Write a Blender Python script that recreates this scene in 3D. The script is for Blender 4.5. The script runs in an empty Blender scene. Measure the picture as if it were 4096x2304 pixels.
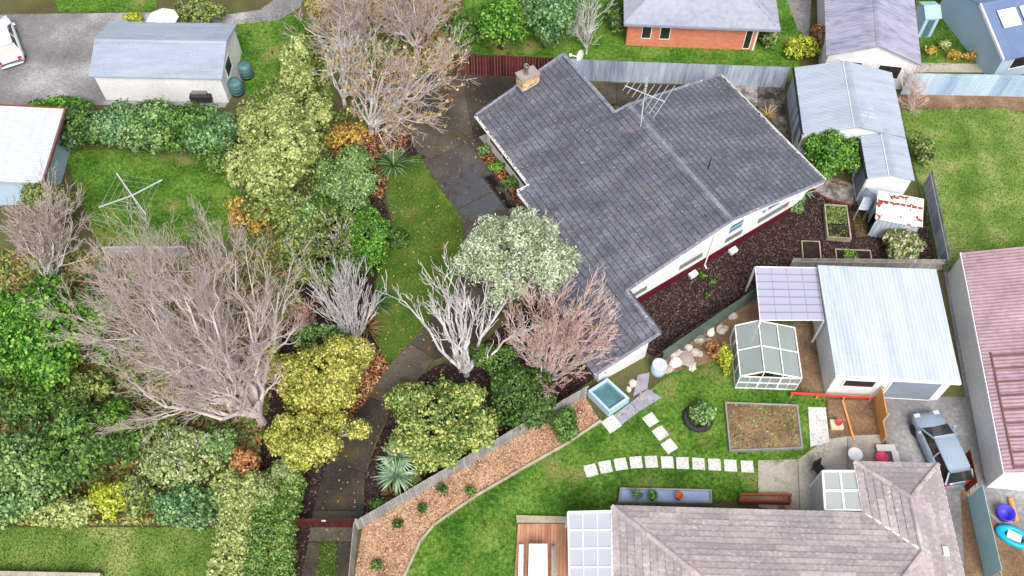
import bpy, math, random
import numpy as np
from mathutils import Vector, Matrix

# ------------------------------------------------------------ camera, sky, sun, exposure
CAMH, FPX = 44.0, 3700.0                   # drone height (m), focal length in pixels of a 4096 px wide frame
TILT = math.atan2(2350.0, FPX)             # angle of the view axis from straight down
sc = bpy.context.scene
C = sc.collection
cam = bpy.data.cameras.new('camera')
cam.sensor_width = 36.0
cam.lens = 36.0 * FPX / 4096.0
cam.clip_end = 800.0
camo = bpy.data.objects.new('camera', cam)
C.objects.link(camo)
camo.location = (0, 0, CAMH)
camo.rotation_euler = (TILT, 0, 0)
sc.camera = camo

SUN_EL, SUN_AZ = math.radians(52), math.radians(168)      # azimuth from +Y towards +X
world = bpy.data.worlds.new('World')
sc.world = world
world.use_nodes = True
nt = world.node_tree
sky = nt.nodes.new('ShaderNodeTexSky')
sky.sky_type = 'NISHITA'
sky.sun_disc = False
sky.sun_elevation = SUN_EL
sky.sun_rotation = SUN_AZ
sky.air_density = 1.0
sky.dust_density = 4.0
sky.ozone_density = 1.0
hs = nt.nodes.new('ShaderNodeHueSaturation')       # thin cloud: a paler, greyer sky
hs.inputs['Saturation'].default_value = 0.35
nt.links.new(sky.outputs[0], hs.inputs['Color'])
nt.links.new(hs.outputs[0], nt.nodes['Background'].inputs[0])
nt.nodes['Background'].inputs[1].default_value = 0.125
sun = bpy.data.lights.new('sun', 'SUN')
sun.energy = 1.9
sun.angle = math.radians(32)
sun.color = (1.0, 0.95, 0.88)
suno = bpy.data.objects.new('sun', sun)
C.objects.link(suno)
sd = Vector((math.sin(SUN_AZ) * math.cos(SUN_EL), math.cos(SUN_AZ) * math.cos(SUN_EL), math.sin(SUN_EL)))
suno.rotation_euler = sd.to_track_quat('Z', 'Y').to_euler()
sc.view_settings.view_transform = 'Standard'
sc.view_settings.look = 'None'
sc.view_settings.gamma = 1.0
sc.view_settings.use_curve_mapping = False
sc.view_settings.exposure = 0.68
sc.cycles.max_bounces = 6
sc.cycles.diffuse_bounces = 2
sc.cycles.transparent_max_bounces = 6
sc.cycles.use_denoising = True

# ------------------------------------------------------------ site survey helper
ct, st = math.cos(TILT), math.sin(TILT)
def G(px, py, z=0.0):
    """survey point: where the sight line of a photo point meets the height z"""
    dx = (px - 2048) / FPX; dy = -(py - 1152) / FPX
    d = (dx, st + dy * ct, -ct + dy * st)
    t = (z - CAMH) / d[2]
    return Vector((d[0] * t, d[1] * t, z))
def PXM(p):
    """photo pixels per metre at a point"""
    return FPX / (p[1] * st - (p[2] - CAMH) * ct)
def S(r, g, b):
    f = lambda c: (c / 255.0 / 12.92) if c < 10.3 else ((c / 255.0 + 0.055) / 1.055) ** 2.4
    return (f(r), f(g), f(b))
rnd = random.Random(7)
NR = np.random.default_rng(11)

# ------------------------------------------------------------ materials
MATS = {}
def M(name, cols, rough=0.85, scale=2.0, fine=25.0, mixf=0.45, rand=0.0, island=0.0, bump=0.0, bscale=60.0,
      metal=0.0, spec=0.3, transl=0.0, spots=None, lo=0.32, hi=0.68, stretch=None, wet=None):
    m = bpy.data.materials.new(name); m.use_nodes = True
    n = m.node_tree.nodes; l = m.node_tree.links
    b = n['Principled BSDF']
    geo = n.new('ShaderNodeNewGeometry')
    pos = geo.outputs['Position']
    if stretch:
        mp = n.new('ShaderNodeMapping'); mp.inputs['Scale'].default_value = stretch[:3]; p_ = pos
        if len(stretch) > 3:
            m0 = n.new('ShaderNodeMapping'); m0.inputs['Rotation'].default_value = (0, 0, stretch[3]); l.new(pos, m0.inputs[0]); p_ = m0.outputs[0]
        l.new(p_, mp.inputs[0]); pos2 = mp.outputs[0]
    else: pos2 = pos
    def noise(s, d=5.0, p=None):
        t = n.new('ShaderNodeTexNoise'); t.inputs['Scale'].default_value = s; t.inputs['Detail'].default_value = d
        l.new(p or pos2, t.inputs['Vector']); return t.outputs['Fac']
    def math_(op, a, c):
        t = n.new('ShaderNodeMath'); t.operation = op
        for i, x in enumerate((a, c)):
            if isinstance(x, (int, float)): t.inputs[i].default_value = x
            else: l.new(x, t.inputs[i])
        return t.outputs[0]
    fac = math_('ADD', math_('MULTIPLY', noise(scale), 1 - mixf), math_('MULTIPLY', noise(fine, 3), mixf))
    if rand:
        oi = n.new('ShaderNodeObjectInfo')
        fac = math_('ADD', fac, math_('MULTIPLY', math_('SUBTRACT', oi.outputs['Random'], 0.5), rand))
    if island:
        fac = math_('ADD', fac, math_('MULTIPLY', math_('SUBTRACT', geo.outputs['Random Per Island'], 0.5), island))
    r = n.new('ShaderNodeValToRGB')
    e = r.color_ramp.elements
    k = len(cols)
    while len(e) < k: e.new(0.5)
    for i, c in enumerate(cols):
        e[i].position = lo + (hi - lo) * (i / max(1, k - 1)); e[i].color = (*c, 1)
    l.new(fac, r.inputs[0]); col = r.outputs[0]
    if spots:
        for (sc_, thr, c2, w) in spots:
            f2 = noise(sc_, 2.0, pos)
            mr = n.new('ShaderNodeMapRange'); mr.inputs[1].default_value = thr; mr.inputs[2].default_value = thr + w
            l.new(f2, mr.inputs[0])
            mx = n.new('ShaderNodeMix'); mx.data_type = 'RGBA'
            l.new(mr.outputs[0], mx.inputs[0]); l.new(col, mx.inputs[6]); mx.inputs[7].default_value = (*c2, 1)
            col = mx.outputs[2]
    rin = rough
    if wet:
        (wx, wy, wr) = wet
        sub = n.new('ShaderNodeVectorMath'); sub.operation = 'DISTANCE'
        l.new(pos, sub.inputs[0]); sub.inputs[1].default_value = (wx, wy, 0)
        dd = math_('DIVIDE', sub.outputs['Value'], wr)
        dd = math_('ADD', dd, math_('MULTIPLY', math_('SUBTRACT', noise(0.75, 4, pos), 0.5), 2.6))
        mr = n.new('ShaderNodeMapRange'); mr.interpolation_type = 'SMOOTHSTEP'
        mr.inputs[1].default_value = 0.7; mr.inputs[2].default_value = 1.05; mr.inputs[3].default_value = 1; mr.inputs[4].default_value = 0
        l.new(dd, mr.inputs[0]); w_ = mr.outputs[0]
        mx = n.new('ShaderNodeMix'); mx.data_type = 'RGBA'
        l.new(w_, mx.inputs[0]); l.new(col, mx.inputs[6]); mx.inputs[7].default_value = (0.022, 0.019, 0.018, 1)
        col = mx.outputs[2]
        rin = math_('SUBTRACT', rough, math_('MULTIPLY', w_, rough - 0.06))
        sp = math_('ADD', spec, math_('MULTIPLY', w_, 1.6)); l.new(sp, b.inputs['Specular IOR Level'])
    else:
        b.inputs['Specular IOR Level'].default_value = spec
    if wet:
        l.new(w_, b.inputs['Coat Weight']); b.inputs['Coat Roughness'].default_value = .04; b.inputs['Coat IOR'].default_value = 2.3
    l.new(col, b.inputs['Base Color'])
    if isinstance(rin, (int, float)): b.inputs['Roughness'].default_value = rin
    else: l.new(rin, b.inputs['Roughness'])
    b.inputs['Metallic'].default_value = metal
    if bump:
        bp = n.new('ShaderNodeBump'); bp.inputs['Strength'].default_value = min(1, bump); bp.inputs['Distance'].default_value = 0.03
        bh = noise(bscale, 6, pos)
        if wet: bh = math_('MULTIPLY', bh, math_('SUBTRACT', 1.0, math_('MULTIPLY', w_, 0.93)))
        l.new(bh, bp.inputs['Height']); l.new(bp.outputs[0], b.inputs['Normal'])
    if transl:
        tr = n.new('ShaderNodeBsdfTranslucent'); l.new(col, tr.inputs[0])
        ms = n.new('ShaderNodeMixShader'); ms.inputs[0].default_value = transl
        l.new(b.outputs[0], ms.inputs[1]); l.new(tr.outputs[0], ms.inputs[2])
        l.new(ms.outputs[0], n['Material Output'].inputs['Surface'])
    MATS[name] = m
    return m
def glass(name, col, rough=0.08, alpha=0.5):
    m = bpy.data.materials.new(name); m.use_nodes = True
    n = m.node_tree.nodes; l = m.node_tree.links; b = n['Principled BSDF']
    b.inputs['Base Color'].default_value = (*col, 1); b.inputs['Roughness'].default_value = rough
    b.inputs['Alpha'].default_value = alpha; b.inputs['Specular IOR Level'].default_value = 0.6
    return m

def leafmat(name, dark, mid, light, island=0.62, transl=0.13, scale=0.9):
    return M(name, [dark, mid, light], rough=0.55, scale=scale, fine=2.6, mixf=0.5, island=island, transl=transl, spec=0.35, lo=0.25, hi=0.75)
m_tile = M('roof_tile_grey', [S(70, 71, 80), S(93, 94, 106), S(122, 123, 135)], rough=0.62, scale=.7, fine=5, mixf=.5, rand=.05, stretch=(.55, 1.3, 1, -.536), bump=.35, bscale=90, spec=.3,
           spots=[(7.5, .70, S(186, 188, 196), .05), (0.9, .64, S(118, 116, 114), .25)])
m_lapshade = M('painted_lap_shade', [S(44, 45, 52), S(66, 67, 76), S(94, 95, 106)], rough=.8, scale=1.5, fine=9)  # shadow lines of the courses, painted onto butt faces and lap strips
m_pinklapshade = M('painted_pink_lap_shade', [S(118, 106, 110), S(150, 136, 138)], rough=.8, scale=1.5, fine=9)  # the same painted lap shade, for the pinkish tiles
m_tilecap = M('ridge_cap_grey', [S(88, 90, 104), S(122, 124, 138), S(140, 141, 150)], scale=1.5, bump=.3, spots=[(8, .64, S(196, 196, 198), .06)])
m_white = M('white_paint', [S(222, 222, 222), S(240, 240, 240)], rough=.6, scale=.8, fine=9)
m_whitewall = M('white_wall_paint', [S(206, 208, 212), S(238, 238, 239)], rough=.7, scale=.5, fine=5, bump=.1, bscale=40)
m_burg = M('burgundy_paint', [S(74, 16, 32), S(104, 26, 46)], rough=.6, scale=2)
m_burgfence = M('burgundy_stained_boards', [S(46, 22, 20), S(84, 28, 34), S(98, 40, 42)], rough=.8, scale=.8, fine=14, rand=.35, bump=.4, bscale=30)
m_mossfence = M('mossy_boards', [S(60, 46, 26), S(92, 82, 44), S(88, 40, 38)], rough=.9, scale=1.2, rand=.4, bump=.4)
m_galv = M('galvanised_steel', [S(128, 140, 156), S(168, 179, 194), S(200, 208, 220)], rough=.5, scale=.6, fine=3, mixf=.5, metal=.0, rand=.25, stretch=(3, 3, .25))
m_blueroof = M('blue_grey_steel_roof', [S(138, 148, 164), S(152, 162, 178), S(164, 173, 188)], rough=.5, scale=.8, fine=4, metal=.0, stretch=(.35, 2.5, 1), spots=[(11, .745, S(220, 224, 230), .03)])
m_paleroof = M('pale_steel_roof', [S(168, 178, 190), S(184, 193, 204), S(194, 202, 211)], rough=.5, scale=.5, fine=3, metal=.0, stretch=(3, .3, 1), spots=[(.8, .62, S(168, 172, 176), .2)])
m_lilacroof = M('weathered_lilac_roof', [S(112, 114, 134), S(146, 146, 166), S(164, 158, 174)], rough=.6, scale=.5, fine=2, stretch=(.5, 2.2, 1, .2))
m_greyroof = M('smooth_grey_roof', [S(132, 136, 150), S(150, 154, 168), S(162, 166, 178)], rough=.5, scale=.4, fine=3)
m_deepblue = M('blue_steel_roof', [S(92, 110, 146), S(112, 130, 164)], rough=.5, scale=.6)
m_pinktile = M('pinkish_concrete_tile', [S(150, 140, 143), S(180, 168, 169), S(204, 191, 187)], rough=.75, scale=.35, fine=6, rand=.2, island=.18, bump=.3, spots=[(6, .68, S(206, 200, 200), .08), (.45, .62, S(150, 140, 148), .12)])
m_purple = M('faded_purple_roof', [S(140, 112, 124), S(164, 136, 147), S(180, 154, 164)], rough=.6, scale=.5, fine=3)
m_rust = M('rusty_white_roof', [S(222, 220, 218), S(238, 237, 236)], rough=.6, scale=1, spots=[(2.6, .585, S(140, 72, 52), .03)])
m_rusty = M('rust', [S(112, 58, 42), S(156, 82, 58)], rough=.85, scale=5)
m_concrete = M('old_mossy_concrete', [S(44, 40, 37), S(70, 64, 56), S(98, 91, 80)], rough=.8, scale=.45, fine=9, mixf=.35, rand=.22, bump=.35, bscale=70, spots=[(.8, .57, S(74, 64, 40), .14), (14, .74, S(176, 160, 138), .02)])
wetc = G(1890, 770)
m_wetconc = M('rain_wet_concrete', [S(56, 52, 48), S(76, 71, 66), S(96, 91, 84)], rough=.75, scale=.5, fine=9, rand=.1, bump=.3, bscale=70, wet=(wetc.x - .1, wetc.y - .1, 2.5))
m_paleconc = M('pale_concrete', [S(140, 134, 124), S(168, 160, 148), S(186, 180, 170)], rough=.85, scale=.6, fine=8, rand=.15, bump=.2, spots=[(1.1, .62, S(108, 100, 92), .15)])
m_greyconc = M('grey_yard_concrete', [S(96, 94, 96), S(130, 128, 130), S(176, 174, 174)], rough=.85, scale=.35, fine=5, mixf=.3, bump=.2, spots=[(2.2, .7, S(84, 84, 74), .06)])
m_blotch = M('blotchy_stained_concrete', [S(48, 42, 40), S(104, 98, 94), S(156, 150, 146)], rough=.85, scale=1.3, fine=7, mixf=.35, rand=.15, bump=.3, lo=.36, hi=.64)
m_lawn = M('lawn_moss_green', [S(48, 74, 24), S(76, 106, 38), S(106, 126, 54)], rough=.95, scale=.8, fine=16, mixf=.45, bump=.8, bscale=45, spec=.1, spots=[(.5, .56, S(116, 118, 60), .2)])
m_lawnb = M('lawn_bright_green', [S(48, 86, 26), S(80, 120, 40), S(118, 144, 66)], rough=.95, scale=.5, fine=5, mixf=.45, lo=.38, hi=.62, bump=.8, bscale=40, spec=.1, spots=[(.33, .57, S(140, 136, 84), .16), (1.7, .62, S(56, 84, 30), .1)])
m_lawnp = M('lawn_patchy', [S(62, 100, 36), S(108, 136, 62), S(164, 164, 108)], rough=.95, scale=.45, fine=10, mixf=.35, bump=.8, bscale=40, spec=.1)
m_ground = M('garden_ground', [S(62, 54, 40), S(88, 84, 52), S(94, 108, 54)], rough=.95, scale=.4, fine=9, bump=.6, bscale=30)
m_soil = M('dark_mulch_soil', [S(24, 16, 16), S(44, 31, 29), S(66, 48, 44)], rough=.95, scale=2.5, fine=30, bump=.9, bscale=35)
m_chip = M('bark_chips', [S(30, 20, 20), S(64, 46, 44), S(118, 96, 90)], rough=.9, scale=3, island=.7, lo=.2, hi=.8)
m_bark = M('orange_bark_mulch', [S(140, 104, 80), S(178, 142, 112), S(198, 166, 138)], rough=.95, scale=.8, fine=18, bump=.8, bscale=30, spots=[(.7, .58, S(110, 84, 66), .15)])
m_barkchip = M('orange_bark_chips', [S(112, 82, 62), S(176, 140, 112), S(208, 178, 150)], rough=.9, scale=3, island=.7, lo=.2, hi=.8)
m_dirt = M('brown_dirt', [S(92, 70, 56), S(126, 100, 76), S(158, 132, 106)], rough=.95, scale=.9, fine=9, bump=.7)
m_timber = M('weathered_timber', [S(128, 118, 98), S(162, 152, 130), S(184, 176, 156)], rough=.85, scale=2, fine=20, rand=.2, bump=.3)
m_orangewood = M('orange_plywood', [S(196, 132, 72), S(222, 162, 100)], rough=.7, scale=1.5)
m_redwood = M('red_brown_timber', [S(110, 52, 30), S(150, 78, 44)], rough=.8, scale=3, rand=.3)
m_deck = M('warm_deck_timber', [S(166, 112, 88), S(196, 146, 118)], rough=.8, scale=1.2, rand=.4)
m_brick = M('orange_red_brick', [S(176, 88, 64), S(206, 112, 84), S(218, 130, 100)], rough=.85, scale=1, fine=14, rand=.5)
m_mortar = M('mortar', [S(196, 160, 140), S(214, 184, 164)], rough=.9, scale=4)
m_creambrick = M('cream_brick', [S(166, 132, 96), S(206, 178, 134), S(222, 198, 156)], rough=.85, scale=3, fine=20, rand=.6)
m_cement = M('chimney_cement', [S(132, 126, 120), S(162, 156, 150)], rough=.85, scale=4, bump=.3)
m_metal = M('dull_flue_metal', [S(110, 104, 100), S(160, 154, 150)], rough=.35, metal=.7, scale=5)
m_alu = M('aluminium', [S(196, 200, 204), S(224, 226, 228)], rough=.35, metal=.3, scale=4)
m_black = M('dark_metal', [S(22, 23, 25), S(36, 37, 40)], rough=.6, scale=4)
m_greyp = M('grey_panel', [S(112, 114, 112), S(124, 126, 124)], rough=.7, scale=1)
m_doorgrey = M('blue_grey_door', [S(120, 130, 144), S(140, 150, 164)], rough=.6, scale=1)
m_pane = M('blue_window_glass', [S(70, 100, 130), S(120, 150, 180)], rough=.1, scale=1.5, spec=.8)
m_darkpane = M('dark_window_glass', [S(22, 24, 26), S(58, 56, 54)], rough=.1, scale=2, spec=.7)
m_greenfence = M('dark_green_steel_fence', [S(70, 88, 82), S(92, 110, 102)], rough=.5, scale=1, rand=.1)
m_greyfence = M('grey_timber_fence', [S(130, 128, 128), S(164, 162, 160)], rough=.8, scale=1.5, rand=.3)
m_teal = M('pale_teal_steel', [S(150, 192, 204), S(176, 212, 220)], rough=.5, scale=1)
m_palewall = M('pale_blue_wall', [S(162, 188, 208), S(182, 204, 222)], rough=.7, scale=.8)
m_brownp = M('brown_fascia_paint', [S(112, 78, 74), S(130, 92, 86)], rough=.6)
m_lilacsheet = M('lilac_translucent_sheet', [S(164, 164, 192), S(186, 184, 206), S(200, 198, 212)], rough=.35, scale=.9, fine=3)
m_sheetwhite = M('white_polycarbonate_sheet', [S(202, 204, 214), S(222, 224, 230)], rough=.4, scale=.8)
m_tarp = M('blue_grey_sheeting', [S(136, 156, 200), S(164, 182, 214)], rough=.5, scale=1.2)
m_pinkp = M('pink_plastic', [S(220, 60, 104), S(240, 84, 124)], rough=.4)
m_red = M('red_plastic', [S(190, 60, 48), S(214, 84, 66)], rough=.5)
m_violet = M('violet_blue_plastic', [S(58, 50, 190), S(84, 72, 220)], rough=.4)
m_cyan = M('cyan_plastic', [S(10, 140, 190), S(30, 176, 220)], rough=.35)
m_tealbin = M('dark_teal_plastic', [S(58, 96, 98), S(96, 134, 138)], rough=.5)
m_rubber = M('black_rubber', [S(34, 34, 38), S(60, 60, 66)], rough=.8, scale=5)
m_terracotta = M('terracotta', [S(176, 84, 50), S(200, 108, 70)], rough=.8)
m_potwhite = M('white_glazed_pot', [S(206, 202, 196), S(226, 222, 218)], rough=.4)
m_carblue = M('light_blue_car_paint', [S(138, 154, 172), S(152, 168, 186)], rough=.25, scale=.6, spec=.6)
m_carwhite = M('white_car_paint', [S(222, 230, 236), S(236, 241, 245)], rough=.22, scale=.6, spec=.6)
m_redlamp = M('red_lamp', [S(190, 40, 50), S(220, 60, 70)], rough=.2)
m_water = M('pond_water', [S(56, 96, 104), S(100, 140, 150)], rough=.06, scale=1.3, spec=.9)
m_stone = M('pale_rocks', [S(150, 138, 130), S(184, 174, 166), S(212, 204, 200)], rough=.9, scale=3, rand=.5, bump=.5, bscale=12)
m_paver = M('pale_paver', [S(192, 190, 188), S(214, 213, 212)], rough=.85, scale=1.5, fine=10, rand=.2, bump=.15)
m_paving = M('lilac_grey_paving', [S(128, 126, 140), S(158, 156, 170)], rough=.85, scale=2, rand=.3)
m_brickedge = M('brick_edging', [S(104, 58, 42), S(146, 88, 62)], rough=.9, rand=.5, scale=4)
m_barkwhite = M('pale_grey_bark', [S(150, 144, 142), S(202, 198, 197), S(226, 223, 222)], rough=.9, scale=1.2, fine=12, spec=.15)
m_barkpink = M('pinkish_brown_bark', [S(158, 144, 140), S(198, 186, 182), S(216, 206, 203)], rough=.9, scale=1.2, fine=12, spec=.15)
m_twigpink = M('pink_red_twigs', [S(166, 138, 132), S(206, 182, 176), S(216, 198, 192)], rough=.9, scale=.9, spec=.15)
m_twigbrown = M('brown_pink_twigs', [S(142, 124, 120), S(182, 165, 161), S(200, 186, 182)], rough=.9, scale=1.2, spec=.15)
m_barkbrown = M('brown_bark', [S(64, 52, 42), S(104, 90, 76)], rough=.95, scale=3)
m_yleaf = leafmat('yellow_autumn_leaves', S(132, 100, 36), S(190, 158, 62), S(220, 188, 104))
m_oleaf = leafmat('orange_autumn_leaves', S(112, 66, 44), S(170, 110, 72), S(206, 160, 110))
m_fallen = leafmat('fallen_leaves', S(110, 58, 36), S(166, 104, 66), S(206, 166, 118))
m_gold = leafmat('golden_foliage', S(88, 100, 24), S(158, 160, 58), S(218, 212, 126))
m_green = leafmat('mid_green_foliage', S(34, 64, 24), S(72, 112, 42), S(124, 156, 78))
m_bright = leafmat('bright_green_foliage', S(34, 76, 20), S(70, 128, 36), S(140, 182, 72))
m_feather = leafmat('feathery_green_foliage', S(58, 88, 46), S(104, 140, 74), S(160, 188, 122))
m_silver = leafmat('silvery_green_foliage', S(108, 126, 90), S(170, 186, 146), S(226, 234, 206))
m_olive = leafmat('olive_foliage', S(64, 82, 36), S(110, 130, 62), S(162, 172, 100))
m_rhodo = leafmat('olive_green_leathery_foliage', S(54, 88, 38), S(120, 146, 66), S(196, 196, 118))
m_dark = leafmat('dark_green_foliage', S(26, 54, 22), S(58, 96, 40), S(112, 142, 64))
m_pale = leafmat('pale_green_foliage', S(104, 122, 60), S(156, 170, 96), S(196, 204, 138))
m_hedge = leafmat('hedge_foliage', S(44, 82, 26), S(92, 132, 50), S(156, 176, 104))
m_hedgepale = leafmat('pale_hedge_foliage', S(98, 116, 60), S(150, 166, 102), S(192, 202, 148))
m_tealgreen = leafmat('blue_green_foliage', S(46, 82, 46), S(90, 132, 80), S(142, 174, 118))
m_yel = leafmat('yellow_green_foliage', S(112, 124, 24), S(170, 180, 50), S(206, 212, 90))
m_flower = leafmat('white_pink_blossom', S(176, 160, 140), S(216, 204, 190), S(236, 228, 220))
m_flax = M('flax_leaf', [S(34, 70, 34), S(72, 112, 62), S(124, 152, 104)], rough=.5, scale=1.5, rand=.6, spec=.4)
m_bronze = M('bronze_flax_leaf', [S(84, 70, 38), S(132, 104, 62), S(168, 132, 92)], rough=.5, scale=1.5, rand=.6)
m_yucca = M('yucca_leaf', [S(104, 136, 104), S(142, 172, 136), S(182, 204, 172)], rough=.5, scale=1.5, rand=.6)
m_grassblade = leafmat('grass_blades', S(50, 80, 26), S(84, 116, 44), S(126, 144, 70), island=.8)
m_grassbright = leafmat('bright_grass_blades', S(48, 78, 26), S(82, 114, 44), S(130, 146, 76), island=.8)

# ------------------------------------------------------------ object helpers
WL = {}
def tag(o, label=None, cat=None, group=None, kind=None):
    if label: o['label'] = label
    if cat: o['category'] = cat
    if group: o['group'] = group
    if kind: o['kind'] = kind
    return o
def thing(name, label, cat, loc, group=None):
    o = bpy.data.objects.new(name, None); C.objects.link(o)
    o.empty_display_size = .3
    o.location = loc; WL[o] = Vector(loc)
    return tag(o, label, cat, group)
def place(name, me, mat, parent=None, wl=None, rot=None, scale=None):
    o = bpy.data.objects.new(name, me); C.objects.link(o)
    if mat is not None and not me.materials: me.materials.append(mat)
    wl = Vector(wl) if wl is not None else (WL[parent].copy() if parent else Vector((0, 0, 0)))
    if parent: o.parent = parent; o.location = wl - WL[parent]
    else: o.location = wl
    if rot is not None:
        if isinstance(rot, Matrix):
            o.rotation_mode = 'QUATERNION'; o.rotation_quaternion = rot.to_quaternion()
        else: o.rotation_euler = rot
    if scale is not None: o.scale = scale
    WL[o] = wl
    return o
class MB:
    """collects polygons in world coordinates; build() links them as one mesh object"""
    def __init__(s): s.v = []; s.f = []
    def poly(s, pts):
        i = len(s.v); s.v += [tuple(p) for p in pts]; s.f.append(tuple(range(i, i + len(pts)))); return s
    def prism(s, pts, z0, z1):
        n = len(pts); i = len(s.v)
        s.v += [(p[0], p[1], z0) for p in pts] + [(p[0], p[1], z1) for p in pts]
        s.f.append(tuple(range(i + n - 1, i - 1, -1))); s.f.append(tuple(range(i + n, i + 2 * n)))
        for k in range(n):
            j = (k + 1) % n; s.f.append((i + k, i + j, i + n + j, i + n + k))
        return s
    def slabup(s, pts, t):
        """solid between a 3-D polygon and the same lowered by t"""
        n = len(pts); i = len(s.v)
        s.v += [tuple(p) for p in pts] + [(p[0], p[1], p[2] - t) for p in pts]
        s.f.append(tuple(range(i, i + n))); s.f.append(tuple(range(i + 2 * n - 1, i + n - 1, -1)))
        for k in range(n):
            j = (k + 1) % n; s.f.append((i + j, i + k, i + n + k, i + n + j))
        return s
    def hexa(s, o, a, b, c):
        o, a, b, c = map(Vector, (o, a, b, c)); i = len(s.v)
        s.v += [tuple(p) for p in (o, o + a, o + a + b, o + b, o + c, o + a + c, o + a + b + c, o + b + c)]
        for q in ((0, 3, 2, 1), (4, 5, 6, 7), (0, 1, 5, 4), (1, 2, 6, 5), (2, 3, 7, 6), (3, 0, 4, 7)): s.f.append(tuple(i + k for k in q))
        return s
    def bar(s, p0, p1, w, h=None):
        p0, p1 = Vector(p0), Vector(p1); h = h or w
        d = (p1 - p0).normalized(); a = d.cross(Vector((0, 0, 1)))
        a = a.normalized() if a.length > 1e-4 else Vector((1, 0, 0)); b = a.cross(d).normalized()
        return s.hexa(p0 - a * w / 2 - b * h / 2, p1 - p0, a * w, b * h)
    def tube(s, p0, p1, r0, r1=None, n=6):
        p0, p1 = Vector(p0), Vector(p1); r1 = r0 if r1 is None else r1
        d = (p1 - p0).normalized(); a = d.orthogonal().normalized(); b = d.cross(a); i = len(s.v)
        for p, r in ((p0, r0), (p1, r1)):
            for k in range(n):
                t = 2 * math.pi * k / n; s.v.append(tuple(p + (a * math.cos(t) + b * math.sin(t)) * r))
        for k in range(n):
            j = (k + 1) % n; s.f.append((i + k, i + j, i + n + j, i + n + k))
        s.f.append(tuple(range(i + n - 1, i - 1, -1))); s.f.append(tuple(range(i + n, i + 2 * n)))
        return s
    def lathe(s, c, prof, n=16):
        i = len(s.v); c = Vector(c)
        for r, z in prof:
            for k in range(n):
                t = 2 * math.pi * k / n; s.v.append((c.x + r * math.cos(t), c.y + r * math.sin(t), c.z + z))
        for q in range(len(prof) - 1):
            for k in range(n):
                j = (k + 1) % n; s.f.append((i + q * n + k, i + q * n + j, i + q * n + n + j, i + q * n + n + k))
        return s
    def mesh(s, name, org=Vector((0, 0, 0))):
        me = bpy.data.meshes.new(name)
        me.from_pydata([(x - org.x, y - org.y, z - org.z) for x, y, z in s.v], [], s.f)
        me.update(); return me
    def build(s, name, mat, parent=None, smooth=False, origin=None):
        if parent: org = WL[parent]
        elif origin is not None: org = Vector(origin)
        else:
            a = np.array(s.v); org = Vector((a[:, 0].mean(), a[:, 1].mean(), a[:, 2].min()))
        me = s.mesh(name, org)
        if smooth: me.polygons.foreach_set('use_smooth', [True] * len(me.polygons))
        return place(name, me, mat, parent, org)
def quadmesh(name, V):
    """V: (N,4,3) array of loose quads"""
    n = len(V); me = bpy.data.meshes.new(name)
    me.vertices.add(4 * n); me.vertices.foreach_set('co', V.reshape(-1).astype(np.float32))
    me.loops.add(4 * n); me.loops.foreach_set('vertex_index', np.arange(4 * n, dtype=np.int32))
    me.polygons.add(n); me.polygons.foreach_set('loop_start', np.arange(0, 4 * n, 4, dtype=np.int32))
    try: me.polygons.foreach_set('loop_total', np.full(n, 4, dtype=np.int32))
    except Exception: pass
    me.update(); me.validate(); return me
def V2(p): return Vector((p[0], p[1], 0))
def perp(u): return Vector((-u.y, u.x, 0))
def inset(pts, d):
    """move each polygon edge inwards by d (counter-clockwise or clockwise plan polygon)"""
    n = len(pts); A = sum(pts[i].x * pts[(i + 1) % n].y - pts[(i + 1) % n].x * pts[i].y for i in range(n))
    sg = 1 if A > 0 else -1; out = []
    for i in range(n):
        a, b, c = V2(pts[i - 1]), V2(pts[i]), V2(pts[(i + 1) % n])
        n1 = perp((b - a).normalized()) * sg; n2 = perp((c - b).normalized()) * sg
        k = (n1 + n2); k = k / max(.3, k.length_squared) * 2
        out.append(b + k * d)
    return out
def sheet(name, pxs, z, mat, kind='structure', zs=0.0):
    """flat piece of ground; pxs are survey points"""
    pts = [G(x, y) for x, y in pxs]
    mb = MB().poly([(p.x, p.y, z) for p in pts])
    o = mb.build(name, mat, None, origin=(0, 0, 0)); 
    if o.data.polygons[0].normal.z < 0: o.data.flip_normals()
    return tag(o, kind=kind)
def inpoly(x, y, poly):
    r = np.zeros(len(x), bool); n = len(poly)
    for i in range(n):
        x0, y0 = poly[i][0], poly[i][1]; x1, y1 = poly[(i + 1) % n][0], poly[(i + 1) % n][1]
        c = ((y0 > y) != (y1 > y)) & (x < (x1 - x0) * (y - y0) / (y1 - y0 + 1e-12) + x0); r ^= c
    return r
def scatter(poly, n):
    P = np.array([(p[0], p[1]) for p in poly]); lo, hi = P.min(0), P.max(0)
    out = np.zeros((0, 2))
    while len(out) < n:
        q = NR.uniform(lo, hi, (n * 2, 2)); q = q[inpoly(q[:, 0], q[:, 1], P)]; out = np.vstack([out, q])
        if len(q) == 0: break
    return out[:n]
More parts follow.
